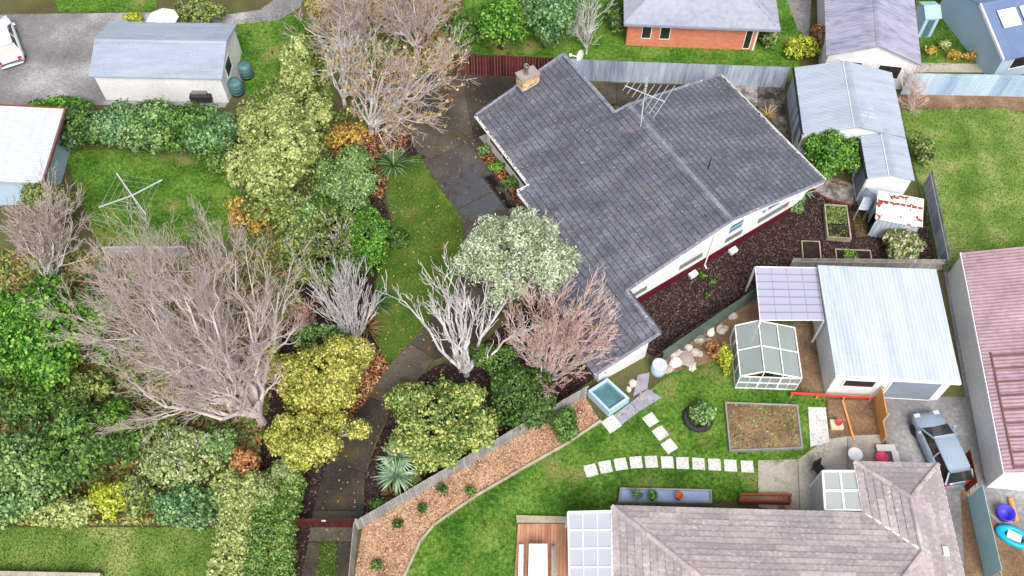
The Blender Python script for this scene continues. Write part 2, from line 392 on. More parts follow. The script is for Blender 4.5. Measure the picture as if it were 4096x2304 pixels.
def flakes(name, poly, n, size, z, mat, parent=None, tilt=.5, label=None, cat=None, asp=.6):
    """loose flat flakes (leaves, chips) lying on the ground"""
    q = scatter(poly, n); m = len(q); a = NR.uniform(0, 2 * np.pi, m); s = size * NR.uniform(.5, 1.3, m)
    t = np.stack([np.cos(a), np.sin(a), NR.normal(0, tilt, m)], 1); b = np.stack([-np.sin(a), np.cos(a), NR.normal(0, tilt, m)], 1)
    c = np.column_stack([q, np.full(m, z) + NR.uniform(0, .03, m)])
    V = np.stack([c + t * s[:, None], c + b * (s * asp)[:, None], c - t * s[:, None], c - b * (s * asp)[:, None]], 1)
    V[:, :, 2] = np.maximum(V[:, :, 2], z + .004)
    o = place(name, quadmesh(name, V), mat, parent, (0, 0, 0) if not parent else WL[parent])
    if parent: o.data.transform(Matrix.Translation(-WL[parent]))
    return tag(o, label, cat, kind='stuff')
def blades(name, poly, n, h, mat, label, z=0.02):
    q = scatter(inset([Vector((p[0], p[1], 0)) for p in poly], -.1), n); m = len(q); a = NR.uniform(0, 2 * np.pi, m); hh = h * NR.uniform(.5, 1.4, m)
    w = .018; d = np.stack([np.cos(a) * w, np.sin(a) * w, np.zeros(m)], 1); l = NR.normal(0, .5, (m, 2)) * hh[:, None]
    c = np.column_stack([q, np.full(m, z)]); tip = c + np.column_stack([l, hh])
    V = np.stack([c - d, c + d, tip + d * .4, tip - d * .4], 1)
    return tag(place(name, quadmesh(name, V), mat), label, 'grass', kind='stuff')

# ------------------------------------------------------------ plants
def lobes_for(c, rx, ry, rz, k, rl=(.3, .48), low=-.25):
    L = [(c[0], c[1], c[2], rx * .74, ry * .74, rz * .76)]
    for _ in range(k):
        a = rnd.uniform(0, 2 * math.pi); s = rnd.uniform(low, .95); q = math.sqrt(max(0, 1 - s * s)); f = rnd.uniform(rl[0] * .8, rl[1] * 1.1); d = rnd.uniform(.86, 1.18) - f
        L.append((c[0] + rx * d * q * math.cos(a), c[1] + ry * d * q * math.sin(a), c[2] + rz * d * s, rx * f, ry * f, rz * f * 1.05))
    return L
def leaf_quads(L, n, size, asp=.55, up=.25, jit=.55, depth=.16, clump=9, cr=1.5):
    """leaves in small tufts spread over the lobes of a crown"""
    L = np.array(L); A = (L[:, 3] * L[:, 4] + L[:, 4] * L[:, 5] + L[:, 3] * L[:, 5]); A[0] *= .7
    nc = max(6, int(n * 1.25 / clump)); pick = NR.choice(len(L), nc, p=A / A.sum()); B = L[pick]
    d = NR.normal(size=(nc, 3)); d /= np.linalg.norm(d, axis=1)[:, None]
    d[:, 2] = np.where(d[:, 2] < -.35, -d[:, 2], d[:, 2])
    r = 1 - np.abs(NR.normal(0, depth, nc)); r += (NR.random(nc) < .1) * NR.uniform(0, .22, nc)
    P = B[:, :3] + d * B[:, 3:] * r[:, None]
    w = np.sin(P[:, 0] * 3.1 + 2 * np.sin(P[:, 1] * 2.3)) * np.sin(P[:, 1] * 3.7 + 1.3) + np.sin(P[:, 2] * 4.1 + P[:, 0] * 1.9)
    P = P + d * B[:, 3:] * (.07 * w)[:, None]
    keep = np.ones(nc, bool)
    for i in range(len(L)):
        e = ((P - L[i, :3]) / L[i, 3:]); keep &= ~((e ** 2).sum(1) < .5) | (pick == i)
    P = np.repeat(P[keep], clump, 0); d = np.repeat(d[keep], clump, 0); m = len(P)
    off = NR.normal(size=(m, 3)); P = P + off * size * cr * .62 + d * size * .4
    k = P[:, 2] > .03; P, d, off = P[k], d[k], off[k]; m = len(P)
    nn = d * .9 + off * .45 + NR.normal(0, jit, (m, 3)); nn[:, 2] += up; nn /= np.linalg.norm(nn, axis=1)[:, None]
    t = np.cross(nn, NR.normal(size=(m, 3))); t /= np.linalg.norm(t, axis=1)[:, None]; b = np.cross(nn, t)
    s = (size * NR.uniform(.5, 1.5, m))[:, None]
    return np.stack([P + t * s, P + b * s * asp - nn * s * .15, P - t * s * .8, P - b * s * asp - nn * s * .15], 1)
def crown(root, name, L, n, size, mat, **k):
    V = leaf_quads(L, n, size, **k); w = WL[root]
    V = V - np.array([w.x, w.y, w.z])
    return place(name, quadmesh(name, V), mat, root)
def stems(root, top, n, r, spread, mat=None):
    mb = MB(); b = WL[root]
    for i in range(n):
        a = rnd.uniform(0, 6.28); p0 = b + Vector((math.cos(a), math.sin(a), 0)) * r * 1.2
        p1 = b + Vector((math.cos(a) * spread * .45, math.sin(a) * spread * .45, top * .5)); p2 = b + Vector((math.cos(a) * spread, math.sin(a) * spread, top))
        mb.tube(p0, p1, r, r * .75, 5); mb.tube(p1, p2, r * .75, r * .35, 5)
    return mb.build('trunk', mat or m_barkbrown, root)
def bush(name, label, cat, px, py, rx, ry, h, mat, n, size=.10, k=9, group=None, trunk=None, z0=0.0, rz=None, asp=.55, twigs=0, twigmat=None, rl=(.3, .48), second=None, **kw):
    """px,py: photo point of the crown centre; rx, ry: half sizes in photo pixels; h: top height in metres"""
    rzz = rz or (h - z0) / 2; zc = h - rzz
    c = G(px, py, zc); s = PXM(c); rx, ry = rx / s * 1.1, ry / s * 1.1
    root = thing(name, label, cat, (c.x, c.y, 0), group)
    L = lobes_for(c, rx, ry, rzz, k, rl)
    crown(root, 'crown', L, n, size, mat, asp=asp, **kw)
    if second: crown(root, second[0], L, second[2], second[3], second[1], depth=.06)
    stems(root, zc, trunk or 3, .05 + .018 * h, min(rx, ry) * .45)
    if twigs:
        segs = []
        for _ in range(twigs):
            a = rnd.uniform(0, 6.28); q = rnd.uniform(.1, .9)
            tgt = Vector((c.x + rx * q * math.cos(a), c.y + ry * q * math.sin(a), zc + rzz * math.sqrt(1 - q * q) * rnd.uniform(.8, 1.02)))
            segs += grow(Vector((c.x, c.y, zc * .5)), tgt, .028, 2, shrink=.3)
        place('twigs', segmesh('twigs', segs, WL[root]), twigmat or m_barkwhite, root)
    return root
def segmesh(name, segs, org):
    """segs: list of (p0,p1,r0,r1,sides)"""
    V = []; F = []; i = 0
    for p0, p1, r0, r1, n in segs:
        d = (p1 - p0)
        if d.length < 1e-5: continue
        d.normalize(); a = d.orthogonal().normalized(); b = d.cross(a)
        for p, r in ((p0, r0), (p1, r1)):
            for k in range(n):
                t = 2 * math.pi * k / n; q = p + (a * math.cos(t) + b * math.sin(t)) * r - org; V.append((q.x, q.y, q.z))
        for k in range(n):
            j = (k + 1) % n; F.append((i + k, i + j, i + n + j, i + n + k))
        i += 2 * n
    me = bpy.data.meshes.new(name); me.from_pydata(V, [], F); me.update(); return me
def rv(s): return Vector((rnd.gauss(0, s), rnd.gauss(0, s), rnd.gauss(0, s)))
def grow(p, tgt, r, lv, kids=4, rmin=.011, wig=.10, ang=.75, shrink=.52, out=None, up=.25):
    """one limb from p towards tgt with side branches down to level 0"""
    out = [] if out is None else out
    L = (tgt - p).length; ns = 5 if lv >= 2 else 3
    pts = [p]; d = (tgt - p) / ns
    for i in range(1, ns + 1):
        q = p + d * i + rv(L * wig / ns * 1.3) if i < ns else tgt
        q.z -= math.sin(math.pi * i / ns) * L * .04
        pts.append(q)
    for i in range(ns):
        a = max(rmin, r * (1 - .72 * i / ns)); b = max(rmin * .8, r * (1 - .72 * (i + 1) / ns))
        out.append((pts[i], pts[i + 1], a, b, 6 if a > .05 else (4 if a > .02 else 3)))
    if lv > 0:
        n = kids + rnd.choice((-1, 0, 0, 1))
        for k in range(n):
            f = rnd.uniform(.28, .98); i = min(ns - 1, int(f * ns)); q = pts[i].lerp(pts[i + 1], f * ns - i)
            dd = (pts[i + 1] - pts[i]).normalized()
            o = rv(1); o -= dd * o.dot(dd); o.normalize()
            nd = (dd + o * rnd.uniform(.5, 1) * ang + Vector((0, 0, up))).normalized()
            grow(q, q + nd * L * shrink * rnd.uniform(.65, 1.15), max(rmin, r * (1 - .72 * f) * .62), lv - 1, kids, rmin, wig, ang, shrink, out, up)
    return out
def bare_tree(name, label, bx, by, cx, cy, rx, ry, h, nl, mat, lv=3, r0=.11, kids=5, group=None, cat='tree', fork=.12, rmin=.011, top=.8, leaves=None, wig=.1, ang=.75, twigmat=None, shrink=.52, up=.25):
    """bx,by: photo point of the base; cx,cy,rx,ry: photo ellipse that the crown fills; h: height"""
    b = G(bx, by); c = G(cx, cy, h * .6); s = PXM(c); RX, RY = rx / s, ry / s
    root = thing(name, label, cat, (b.x, b.y, 0), group)
    f = b + Vector((0, 0, h * fork)); trunk = [(b - Vector((0, 0, .1)), f, r0 * 1.5, r0 * 1.15, 8)]
    place('trunk', segmesh('trunk', trunk, b), mat, root)
    segs = []
    for i in range(nl):
        a = 2 * math.pi * (i + rnd.uniform(-.35, .35)) / nl; q = rnd.uniform(.35, .95) if i % 3 else rnd.uniform(.05, .5)
        t = Vector((c.x + RX * q * math.cos(a), c.y + RY * q * math.sin(a), h * (1 - .45 * q * q) * rnd.uniform(.8, 1)))
        grow(f - Vector((0, 0, .1 * h * fork)), t, r0 * rnd.uniform(.6, .9), lv, kids, rmin, wig, ang, shrink, segs, up)
    if twigmat:
        place('branches', segmesh('branches', [x for x in segs if x[2] > rmin * 1.35], b), mat, root)
        place('twigs', segmesh('twigs', [x for x in segs if x[2] <= rmin * 1.35], b), twigmat, root)
    else: place('branches', segmesh('branches', segs, b), mat, root)
    if leaves:
        lm, n, size = leaves; ends = np.array([tuple(x[1]) for x in segs if x[2] < .03]); k = NR.choice(len(ends), n)
        P = ends[k] + NR.normal(0, .06, (n, 3)); nn = NR.normal(size=(n, 3)); nn /= np.linalg.norm(nn, axis=1)[:, None]
        t = np.cross(nn, NR.normal(size=(n, 3))); t /= np.linalg.norm(t, axis=1)[:, None]; bb = np.cross(nn, t); sz = (size * NR.uniform(.6, 1.3, n))[:, None]
        V = np.stack([P + t * sz, P + bb * sz * .7, P - t * sz, P - bb * sz * .7], 1) - np.array(tuple(b))
        place('leaves', quadmesh('leaves', V), lm, root)
    return root
LEAFV = {}
def leafmesh(key, L, w, droop, fold=.25):
    """a strap leaf pointing along +X, rising and drooping, folded along its midrib"""
    if key in LEAFV: return LEAFV[key]
    V = []; F = []; n = 5
    for i in range(n + 1):
        f = i / n; x = L * f * (1 - .12 * droop * f); z = L * (.10 * f - droop * .55 * f * f); ww = w * (1 - f ** 2.2) * (.55 + .9 * min(1, f * 3)) * .7 + .004
        V += [(x, -ww, z + ww * fold), (x, 0, z), (x, ww, z + ww * fold)]
    for i in range(n):
        a = 3 * i; F += [(a, a + 3, a + 4, a + 1), (a + 1, a + 4, a + 5, a + 2)]
    me = bpy.data.meshes.new(key); me.from_pydata(V, [], F); me.update(); LEAFV[key] = me
    return me
def strap_plant(name, label, px, py, n, L, w, droop, mat, z=0.0, elev=(15, 80), trunk=0, cat='plant', group=None, key=None, az=None):
    p = G(px, py, z + trunk); root = thing(name, label, cat, (p.x, p.y, z), group); key = key or name
    if trunk: MB().tube((p.x, p.y, z), (p.x, p.y, z + trunk), .09, .08, 8).build('trunk', m_barkbrown, root)
    for i in range(n):
        me = leafmesh('%s_leaf_%d' % (key, i % 3), L, w, droop * (.7, 1, 1.3)[i % 3])
        e = math.radians(rnd.uniform(*elev)); a = rnd.uniform(0, 6.283) if az is None else math.radians(rnd.uniform(*az)); s = rnd.uniform(.7, 1.1)
        place('leaf', me, mat, root, p + Vector((0, 0, rnd.uniform(0, .06))), (0, -e, a), (s, rnd.uniform(.8, 1.2), s))
    return root

# ------------------------------------------------------------ ground
g0 = MB().poly([(-220, -120, 0), (220, -120, 0), (220, 260, 0), (-220, 260, 0)]).build('ground', m_ground, None, origin=(0, 0, 0)); tag(g0, kind='structure')
lawn_px = [(1676, 621), (1767, 765), (1828, 841), (1860, 930), (1862, 1040), (1815, 1170), (1735, 1265), (1640, 1374), (1553, 1457), (1518, 1400), (1500, 1300), (1500, 1150), (1540, 1010), (1570, 900), (1545, 815), (1540, 760), (1567, 699), (1620, 640)]
sheet('lawn', lawn_px, .03, m_lawn)
lawn_w = [G(*p) for p in lawn_px]
blades('lawn_grass', lawn_w, 34000, .05, m_grassblade, 'short mossy grass of the curved lawn inside the fence')
flakes('fallen_leaves', lawn_w, 330, .055, .07, m_fallen, label='fallen autumn leaves lying on the curved lawn', cat='leaves')
bed_px = [(1100, 1330), (1340, 560), (1640, 540), (1680, 620), (1620, 640), (1567, 699), (1540, 760), (1545, 815), (1570, 900), (1540, 1010), (1500, 1150), (1500, 1300), (1518, 1400), (1553, 1457), (1527, 1505), (1399, 1689), (1299, 1888), (1266, 2000), (1249, 2088), (1205, 2330), (1000, 2330), (1050, 1700)]
sheet('planting_bed', bed_px, .012, m_soil)
bw = [G(*p) for p in bed_px]
flakes('bark_mulch', bw, 9000, .06, .02, m_chip, label='dark bark mulch under the shrubs along the west hedge', cat='mulch')
flakes('leaf_litter', [G(*p) for p in [(1330, 500), (1640, 540), (1600, 650), (1560, 720), (1530, 800), (1440, 760), (1330, 620)]], 2200, .08, .03, m_fallen, label='orange brown leaf litter under the bare tree by the lawn', cat='leaves')
flakes('leaf_litter', [G(*p) for p in [(1430, 1390), (1520, 1400), (1555, 1470), (1470, 1590), (1390, 1700), (1370, 1640)]], 1300, .07, .03, m_fallen, label='reddish leaf litter between golden conifer and driveway', cat='leaves')
ebed_px = [(1640, 1535), (1740, 1465), (1900, 1400), (2060, 1260), (2150, 1160), (2330, 1400), (2400, 1500), (1450, 2110), (1462, 1900), (1500, 1790), (1560, 1650)]
sheet('planting_bed', ebed_px, .012, m_soil)
flakes('bark_mulch', [G(*p) for p in ebed_px], 6000, .06, .02, m_chip, label='dark bark mulch under the shrubs beside the diagonal fence', cat='mulch')
ybed_px = [(2380, 1250), (3300, 700), (3420, 830), (3480, 800), (3560, 770), (3690, 800), (3748, 1085), (3140, 1066), (2640, 1450)]
sheet('vegetable_garden', ybed_px, .012, m_soil)
flakes('bark_mulch', [G(*p) for p in ybed_px], 26000, .05, .02, m_chip, label='dark chopped mulch covering the vegetable garden', cat='mulch')
pbed_px = [(1896, 598), (1938, 579), (1980, 560), (2130, 760), (2180, 920), (2150, 940), (2012, 746)]
sheet('flower_bed', pbed_px, .016, m_soil)
flakes('leaf_litter', [G(*p) for p in pbed_px], 1900, .06, .03, m_fallen, label='rust red leaf litter in the flower bed below the gutter', cat='leaves')

def slabs(name, polys, mat, z=.055, gap=.012, base=True):
    """a paved area: dark joint base and separate slabs standing proud of it"""
    root = None; allp = []
    for p in polys: allp += p
    c = sum((G(*q) for q in allp), Vector()) / len(allp)
    mb = MB()
    for p in polys:
        pts = [G(*q) for q in p]; mb.poly([(q.x, q.y, .022) for q in pts])
    root = mb.build(name, m_soil, None, origin=(c.x, c.y, 0)); tag(root, kind='structure')
    for i, p in enumerate(polys):
        pts = inset([G(*q) for q in p], gap)
        mm = mat[i] if isinstance(mat, list) else mat
        MB().prism(pts, .006, z + rnd.uniform(-.004, .004)).build('slab', mm, root)
    return root
slabs('concrete_drive', [
    [(1700, 300), (1850, 300), (1862, 380), (1896, 552), (1873, 570), (1697, 653), (1676, 621), (1640, 560)],
    [(1850, 300), (2250, 312), (2130, 420), (2060, 560), (1980, 560), (1964, 528), (1915, 549), (1896, 552), (1862, 380)],
    [(1873, 570), (1915, 549), (1938, 579), (1896, 598)],
    [(1915, 549), (1964, 528), (1982, 558), (1938, 579)],
    [(1697, 653), (1873, 570), (1896, 598), (2012, 746), (1828, 842), (1767, 765)],
    [(1828, 842), (2012, 746), (2150, 940), (1865, 1010), (1860, 930)],
    [(1865, 1010), (2150, 940), (2220, 1010), (2140, 1150), (1990, 1280), (1820, 1170), (1862, 1040)],
    [(1820, 1170), (1990, 1280), (1900, 1370), (1740, 1440), (1640, 1374), (1735, 1265)],
    [(1640, 1374), (1740, 1440), (1690, 1500), (1570, 1625), (1477, 1589), (1540, 1480)],
    [(1477, 1589), (1570, 1625), (1500, 1770), (1462, 1892), (1310, 1850), (1399, 1689)],
    [(1310, 1850), (1462, 1892), (1455, 2045), (1252, 2045), (1275, 1960)],
    [(1252, 2045), (1455, 2045), (1420, 2168), (1233, 2168)],
    [(1233, 2171), (1290, 2171), (1268, 2330), (1203, 2330)],
    [(1350, 2171), (1414, 2171), (1403, 2330), (1340, 2330)],
], [m_concrete, m_concrete, m_concrete, m_paleconc, m_wetconc, m_wetconc] + [m_concrete] * 8)
strip = [(1291, 2172), (1349, 2172), (1339, 2330), (1269, 2330)]
sheet('grass_strip', strip, .04, m_lawn)
blades('strip_grass', [G(*p) for p in strip], 2600, .06, m_grassblade, 'narrow strip of grass between the two concrete wheel tracks', .04)
flakes('fallen_leaves', [G(*p) for p in [(1700, 300), (1900, 300), (2000, 560), (2020, 760), (2150, 1000), (1700, 1480), (1470, 1880), (1420, 2330), (1205, 2330), (1250, 2050), (1540, 1480), (1860, 1040), (1697, 653)]], 520, .05, .07, m_fallen, label='scattered small dead leaves on the concrete drive', cat='leaves')
slabs('back_yard_concrete', [
    [(2240, 320), (2466, 335), (2466, 560), (2300, 560)],
    [(2466, 335), (2680, 340), (2680, 560), (2466, 560)],
    [(2680, 340), (2935, 345), (2960, 560), (2680, 560)],
    [(2935, 345), (3030, 347), (3030, 412), (3010, 470), (2960, 500)],
    [(3030, 347), (3140, 350), (3145, 470), (3060, 440), (3030, 412)],
    [(2960, 500), (3010, 470), (3030, 412), (3060, 440), (3145, 470), (3160, 600), (3170, 690), (3000, 690)],
], [m_concrete] * 3 + [m_blotch] * 3)
slabs('garden_path', [[(3150, 640), (3215, 640), (3350, 715), (3420, 742), (3412, 818), (3340, 806), (3270, 775), (3200, 700)]], m_blotch)
er = thing('brick_edging', 'curved row of red bricks edging the path beside vegetable garden', 'edging', G(3330, 806))
ep = [G(3235, 742), G(3265, 772), G(3300, 793), (G(3340, 808)), G(3375, 815), G(3408, 822)]
ep2 = [G(3290, 722), G(3320, 728), G(3355, 738), G(3395, 748)]
bm = MB().hexa((-.11, -.05, 0), (.22, 0, 0), (0, .1, 0), (0, 0, .10)).mesh('edging_brick')
for path in (ep, ep2):
    for a, b in zip(path, path[1:]):
        k = max(1, int((b - a).length / .235))
        for i in range(k):
            q = a.lerp(b, (i + .5) / k); place('brick', bm, m_brickedge, er, q, (0, rnd.uniform(-.05, .05), math.atan2(b.y - a.y, b.x - a.x) + rnd.uniform(-.06, .06)))

# neighbours' ground
sheet('yard_concrete', [(-60, 60), (225, 55), (600, 50), (700, 90), (920, 60), (1010, 260), (900, 430), (420, 420), (-60, 420)], .014, m_greyconc)
def lawn(name, px, mat, n=0, label=None, bl=None, h=.07, z=.02):
    o = sheet(name, px, z, mat)
    if n: blades('grass', [G(*p) for p in px], n, h, bl or m_grassbright, label, z)
    return o
lawn('lawn', [(180, -140), (640, -140), (625, 46), (235, 48)], m_lawnb, 6000, 'bright grass beyond the grey yard at the top left')
lawn('lawn', [(940, 85), (1180, 60), (1330, 120), (1330, 420), (1000, 420), (960, 250)], m_lawnb, 9000, 'bright grass beside the shed with teal tanks')
sheet('path', [(900, 60), (1040, 40), (1180, -60), (1240, -60), (1200, 30), (1120, 80), (930, 100)], .024, m_greyconc)
lawn('lawn', [(250, 600), (960, 600), (1050, 800), (1000, 960), (400, 1000), (330, 830)], m_lawnb, 12000, 'bright grass under the rotary clothes line')
lawn('lawn', [(-80, 2110), (900, 2110), (870, 2330), (-80, 2330)], m_lawnp, 9000, 'grass in the bottom left corner behind the hedge')
lawn('lawn', [(2300, -140), (3200, -140), (3230, 120), (3180, 330), (1900, 270), (1830, -140)], m_lawnb, 12000, 'bright grass around the brick house')
sheet('driveway', [(3120, -80), (3250, -80), (3235, 150), (3190, 120)], .026, m_greyconc)
lawn('lawn', [(3650, -120), (3950, -120), (3960, 250), (3690, 262)], m_lawnb, 7000, 'lush green grass behind the fence at the top right')
sheet('path', [(3600, 250), (4200, 262), (4200, 292), (3610, 290)], .028, m_paleconc)
sheet('dirt_strip', [(3570, 380), (4200, 385), (4200, 470), (3560, 460)], .018, m_dirt)
lawn('lawn', [(3600, 440), (4000, 430), (4200, 480), (4200, 1095), (3760, 1080)], m_lawnp, 16000, 'patchy grass of the open section on the right')
nl = [(1610, 2330), (1677, 2166), (1732, 2099), (1899, 1983), (2100, 1866), (2266, 1772), (2399, 1683), (2600, 1560), (2700, 1480), (2900, 1420), (3000, 1560), (3300, 1560), (3300, 1840), (3030, 1850), (3030, 2000), (2450, 2010), (2450, 2330)]
lawn('lawn', nl, m_lawnb, 20000, 'neighbour lawn around the pale stepping stones')
barkpx = [(1450, 2112), (1900, 1835), (2330, 1575), (2399, 1683), (2266, 1772), (2100, 1866), (1899, 1983), (1732, 2099), (1677, 2166), (1610, 2330), (1415, 2330)]
sheet('bark_bed', barkpx, .022, m_bark)
flakes('bark_chips', [G(*p) for p in barkpx], 6500, .05, .03, m_barkchip, label='orange bark chips covering the bed along the fence', cat='bark')
sheet('rockery_ground', [(2600, 1450), (2720, 1340), (3040, 1150), (3040, 1290), (2940, 1300), (2910, 1430), (2700, 1490)], .022, m_dirt)
sheet('side_path', [(3170, 1290), (3310, 1290), (3310, 1575), (3205, 1575)], .026, m_dirt)
slabs('patio', [
    [(3030, 1842), (3190, 1838), (3200, 2060), (3032, 2030)], [(3190, 1838), (3300, 1760), (3390, 1745), (3380, 2060), (3200, 2060)],
    [(3390, 1745), (3520, 1738), (3540, 1900), (3385, 1900)]], m_paleconc, z=.05)
slabs('patio', [[(3230, 1630), (3302, 1630), (3318, 1770), (3240, 1790)]], m_paver, z=.06)
sheet('dirt_patch', [(3310, 1600), (3510, 1600), (3520, 1738), (3390, 1745), (3318, 1770)], .03, m_dirt)
sheet('gravel_drive', [(3520, 1580), (3870, 1590), (3990, 2330), (3830, 2330), (3560, 1900)], .02, m_greyconc)
sheet('dirt_strip', [(3840, 1960), (3870, 1960), (4200, 2330), (3860, 2330)], .03, m_dirt)
sheet('side_yard', [(3770, 1060), (4200, 1100), (4200, 2330), (3990, 2330)], .016, m_greyconc)

def undergrowth(label, px, n, size, mat, tilt=.9): flakes('undergrowth', [G(*p) for p in px], n, size, .05, mat, label=label, cat='undergrowth', tilt=tilt)
ug = [(300, 1000), (760, 1035), (1200, 960), (1090, 1560), (1040, 1800), (900, 2100), (-60, 2100), (-60, 1000)]
undergrowth('brown and olive undergrowth below the trees on the left', ug, 26000, .11, m_olive)
undergrowth('brown leaf litter below the trees on the left', ug, 16000, .09, m_fallen)
ug2 = [(950, 420), (1330, 150), (1330, 560), (1240, 1000), (960, 1000)]
undergrowth('olive undergrowth around the pale bushy tree', ug2, 9000, .1, m_olive)
undergrowth('olive undergrowth below the leafless trees at the top', [(1180, -60), (1840, -60), (1840, 290), (1340, 290)], 12000, .1, m_olive)
undergrowth('leaf litter below the leafless trees at the top', [(1180, -60), (1840, -60), (1840, 290), (1340, 290)], 7000, .1, m_fallen)

# ------------------------------------------------------------ the main house
HA = math.radians(-59.3)
HU = Vector((math.cos(HA), math.sin(HA), 0)); HV = perp(HU); H0 = Vector((11.82, 29.70, 0)); ZR, TP = 4.05, .19
def HP(u, v, z=0): return H0 + HU * u + HV * v + Vector((0, 0, z))
def rz(v): return ZR - TP * abs(v)
house = thing('house', 'low white house with dark grey tiled roof and cream chimney inside the fence', 'house', HP(-6, -1))
GA = 8.2 / 22
left = [(-14.78, -7.45), (-8.55, -7.45), (-8.5, -8.2), (-3.27, -8.2), (-2.95, -9.6), (-2.92, -8.2 - 7 * GA), (3.2, -8.2 - 7 * GA), (3.2, -6.85), (.2, -6.87), (0, 0), (-9.77, 0), (-9.8, -.95), (-15.4, -.95)]
right = [(0, 0), (-.17, 19 * GA), (-9.92, 19 * GA), (-9.77, 0)]
roof = MB()
for pl in (left, right): roof.slabup([HP(u, v, rz(v) - .004) for u, v in pl], .16)
roof = roof.build('roof', m_black, house)  # deck coloured black to paint shade into the gaps below the tiles
def panel(L, g, pitch=.272, amp=.004, lip=.055, dirt=.03):  # dirt: width of the strip coloured dark as lap shade
    """one pressed panel of tiles: wavy butt, top face and a strip below the next lap, butt and strip darkened as painted shade; returns verts, faces, material slots"""
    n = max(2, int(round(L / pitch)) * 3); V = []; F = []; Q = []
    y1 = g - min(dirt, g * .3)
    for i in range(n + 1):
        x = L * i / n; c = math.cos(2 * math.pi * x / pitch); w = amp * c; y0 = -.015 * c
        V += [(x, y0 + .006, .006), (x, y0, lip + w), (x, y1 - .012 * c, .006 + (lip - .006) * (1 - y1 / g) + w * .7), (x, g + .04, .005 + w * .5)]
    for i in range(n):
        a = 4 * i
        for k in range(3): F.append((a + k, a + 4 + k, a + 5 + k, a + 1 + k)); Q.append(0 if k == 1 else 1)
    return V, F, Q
def tilemesh(name, V, F, Q, mats):
    me = bpy.data.meshes.new(name); me.from_pydata(V, [], F)
    for m_ in mats: me.materials.append(m_)
    me.polygons.foreach_set('material_index', Q); me.update(); return me
def spans(poly, v):
    xs = []
    for i in range(len(poly)):
        (u0, v0), (u1, v1) = poly[i], poly[(i + 1) % len(poly)]
        if (v0 > v) != (v1 > v): xs.append(u0 + (u1 - u0) * (v - v0) / (v1 - v0))
    xs.sort(); return list(zip(xs[::2], xs[1::2]))
def lay(poly, rows, up, sgn, PL=1.36):
    """panels of tiles: (u0, v_low, length, sgn)"""
    out = []
    for k, v in enumerate(rows):
        for a, b in spans(poly, v + up * GA * .5):
            u = a; first = PL * (.3 + .35 * (k % 3))
            while u < b - .05:
                L = min(first, b - u); first = PL
                if b - u - L < .25: L = b - u
                out.append((u, v, L)); u += L
    return [(u, v, L, sgn) for u, v, L in out]
ph = math.atan(TP); gsl = GA / math.cos(ph)
tiles = lay(left, [-8.2 - 7 * GA + GA * k for k in range(29)], 1, 1) + lay(right, [19 * GA - GA * k for k in range(19)], -1, -1)
tiles.sort(key=lambda t: HP(t[0], t[1]).y)
TM = {}; rest = MB(); restq = []
def frame(sgn):
    es = HU * sgn; et = (HV * sgn * math.cos(ph) + Vector((0, 0, math.sin(ph)))); return Matrix((es, et, es.cross(et))).transposed()
for i, (u, v, L, sgn) in enumerate(tiles):
    uo = u if sgn > 0 else u + L
    R = frame(sgn); o = HP(uo, v, rz(v) + rnd.uniform(0, .003))
    if i < 300:
        q = (round(L, 2), sgn)
        if q not in TM: TM[q] = tilemesh('tile', *panel(q[0], gsl, dirt=.03 if sgn > 0 else .12), (m_tile, m_lapshade))  # painted shade strip is wider on the slope whose lips hide it
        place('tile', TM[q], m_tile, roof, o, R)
    else:
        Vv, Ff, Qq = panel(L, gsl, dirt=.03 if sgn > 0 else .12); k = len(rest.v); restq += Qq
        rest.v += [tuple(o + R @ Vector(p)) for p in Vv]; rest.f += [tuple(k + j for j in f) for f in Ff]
o = place('tiles', tilemesh('tiles', [tuple(Vector(p) - WL[roof]) for p in rest.v], rest.f, restq, (m_tile, m_lapshade)), None, roof); tag(o, kind='stuff')
def caps(p0, p1, name='ridge_cap', w=.26, h=.07, step=.42, mat=None, parent=None, lift=.03):
    p0, p1 = Vector(p0), Vector(p1); n = max(1, round((p1 - p0).length / step)); L = (p1 - p0).length / n
    d = (p1 - p0).normalized(); a = d.cross(Vector((0, 0, 1))).normalized(); b = a.cross(d)
    V = [(0, -w / 2, -.02), (0, -w * .25, h), (0, w * .25, h), (0, w / 2, -.02), (L + .03, -w / 2, -.02), (L + .03, -w * .25, h - .012), (L + .03, w * .25, h - .012), (L + .03, w / 2, -.02)]
    Fc = [(0, 1, 5, 4), (1, 2, 6, 5), (2, 3, 7, 6), (0, 3, 2, 1), (4, 5, 6, 7)]
    me = bpy.data.meshes.new(name); me.from_pydata(V, [], Fc); me.update()
    R = Matrix((d, -a, b)).transposed()
    for i in range(n): place(name, me, mat or m_tilecap, parent or roof, p0 + d * (i * L) + Vector((0, 0, lift + rnd.uniform(0, .006))), R)
caps(HP(-9.8, 0, ZR), HP(.02, 0, ZR))
caps(HP(-15.42, -.95, rz(.95)), HP(-9.8, -.95, rz(.95)))
def verge(a, b, **k): caps(HP(a[0], a[1], rz(a[1])), HP(b[0], b[1], rz(b[1])), 'verge_cap', .2, .06, **k)
verge((-14.8, -7.5), (-15.4, -.95)); verge((-9.82, -.95), (-9.77, 0)); verge((-9.77, 0), (-9.92, 19 * GA)); verge((0, 0), (-.17, 19 * GA)); verge((.2, -6.87), (0, 0))
verge((3.2, -8.2 - 7 * GA), (3.2, -6.85)); verge((.2, -6.87), (3.2, -6.87)); verge((-2.93, -10.8), (-3.27, -8.2))
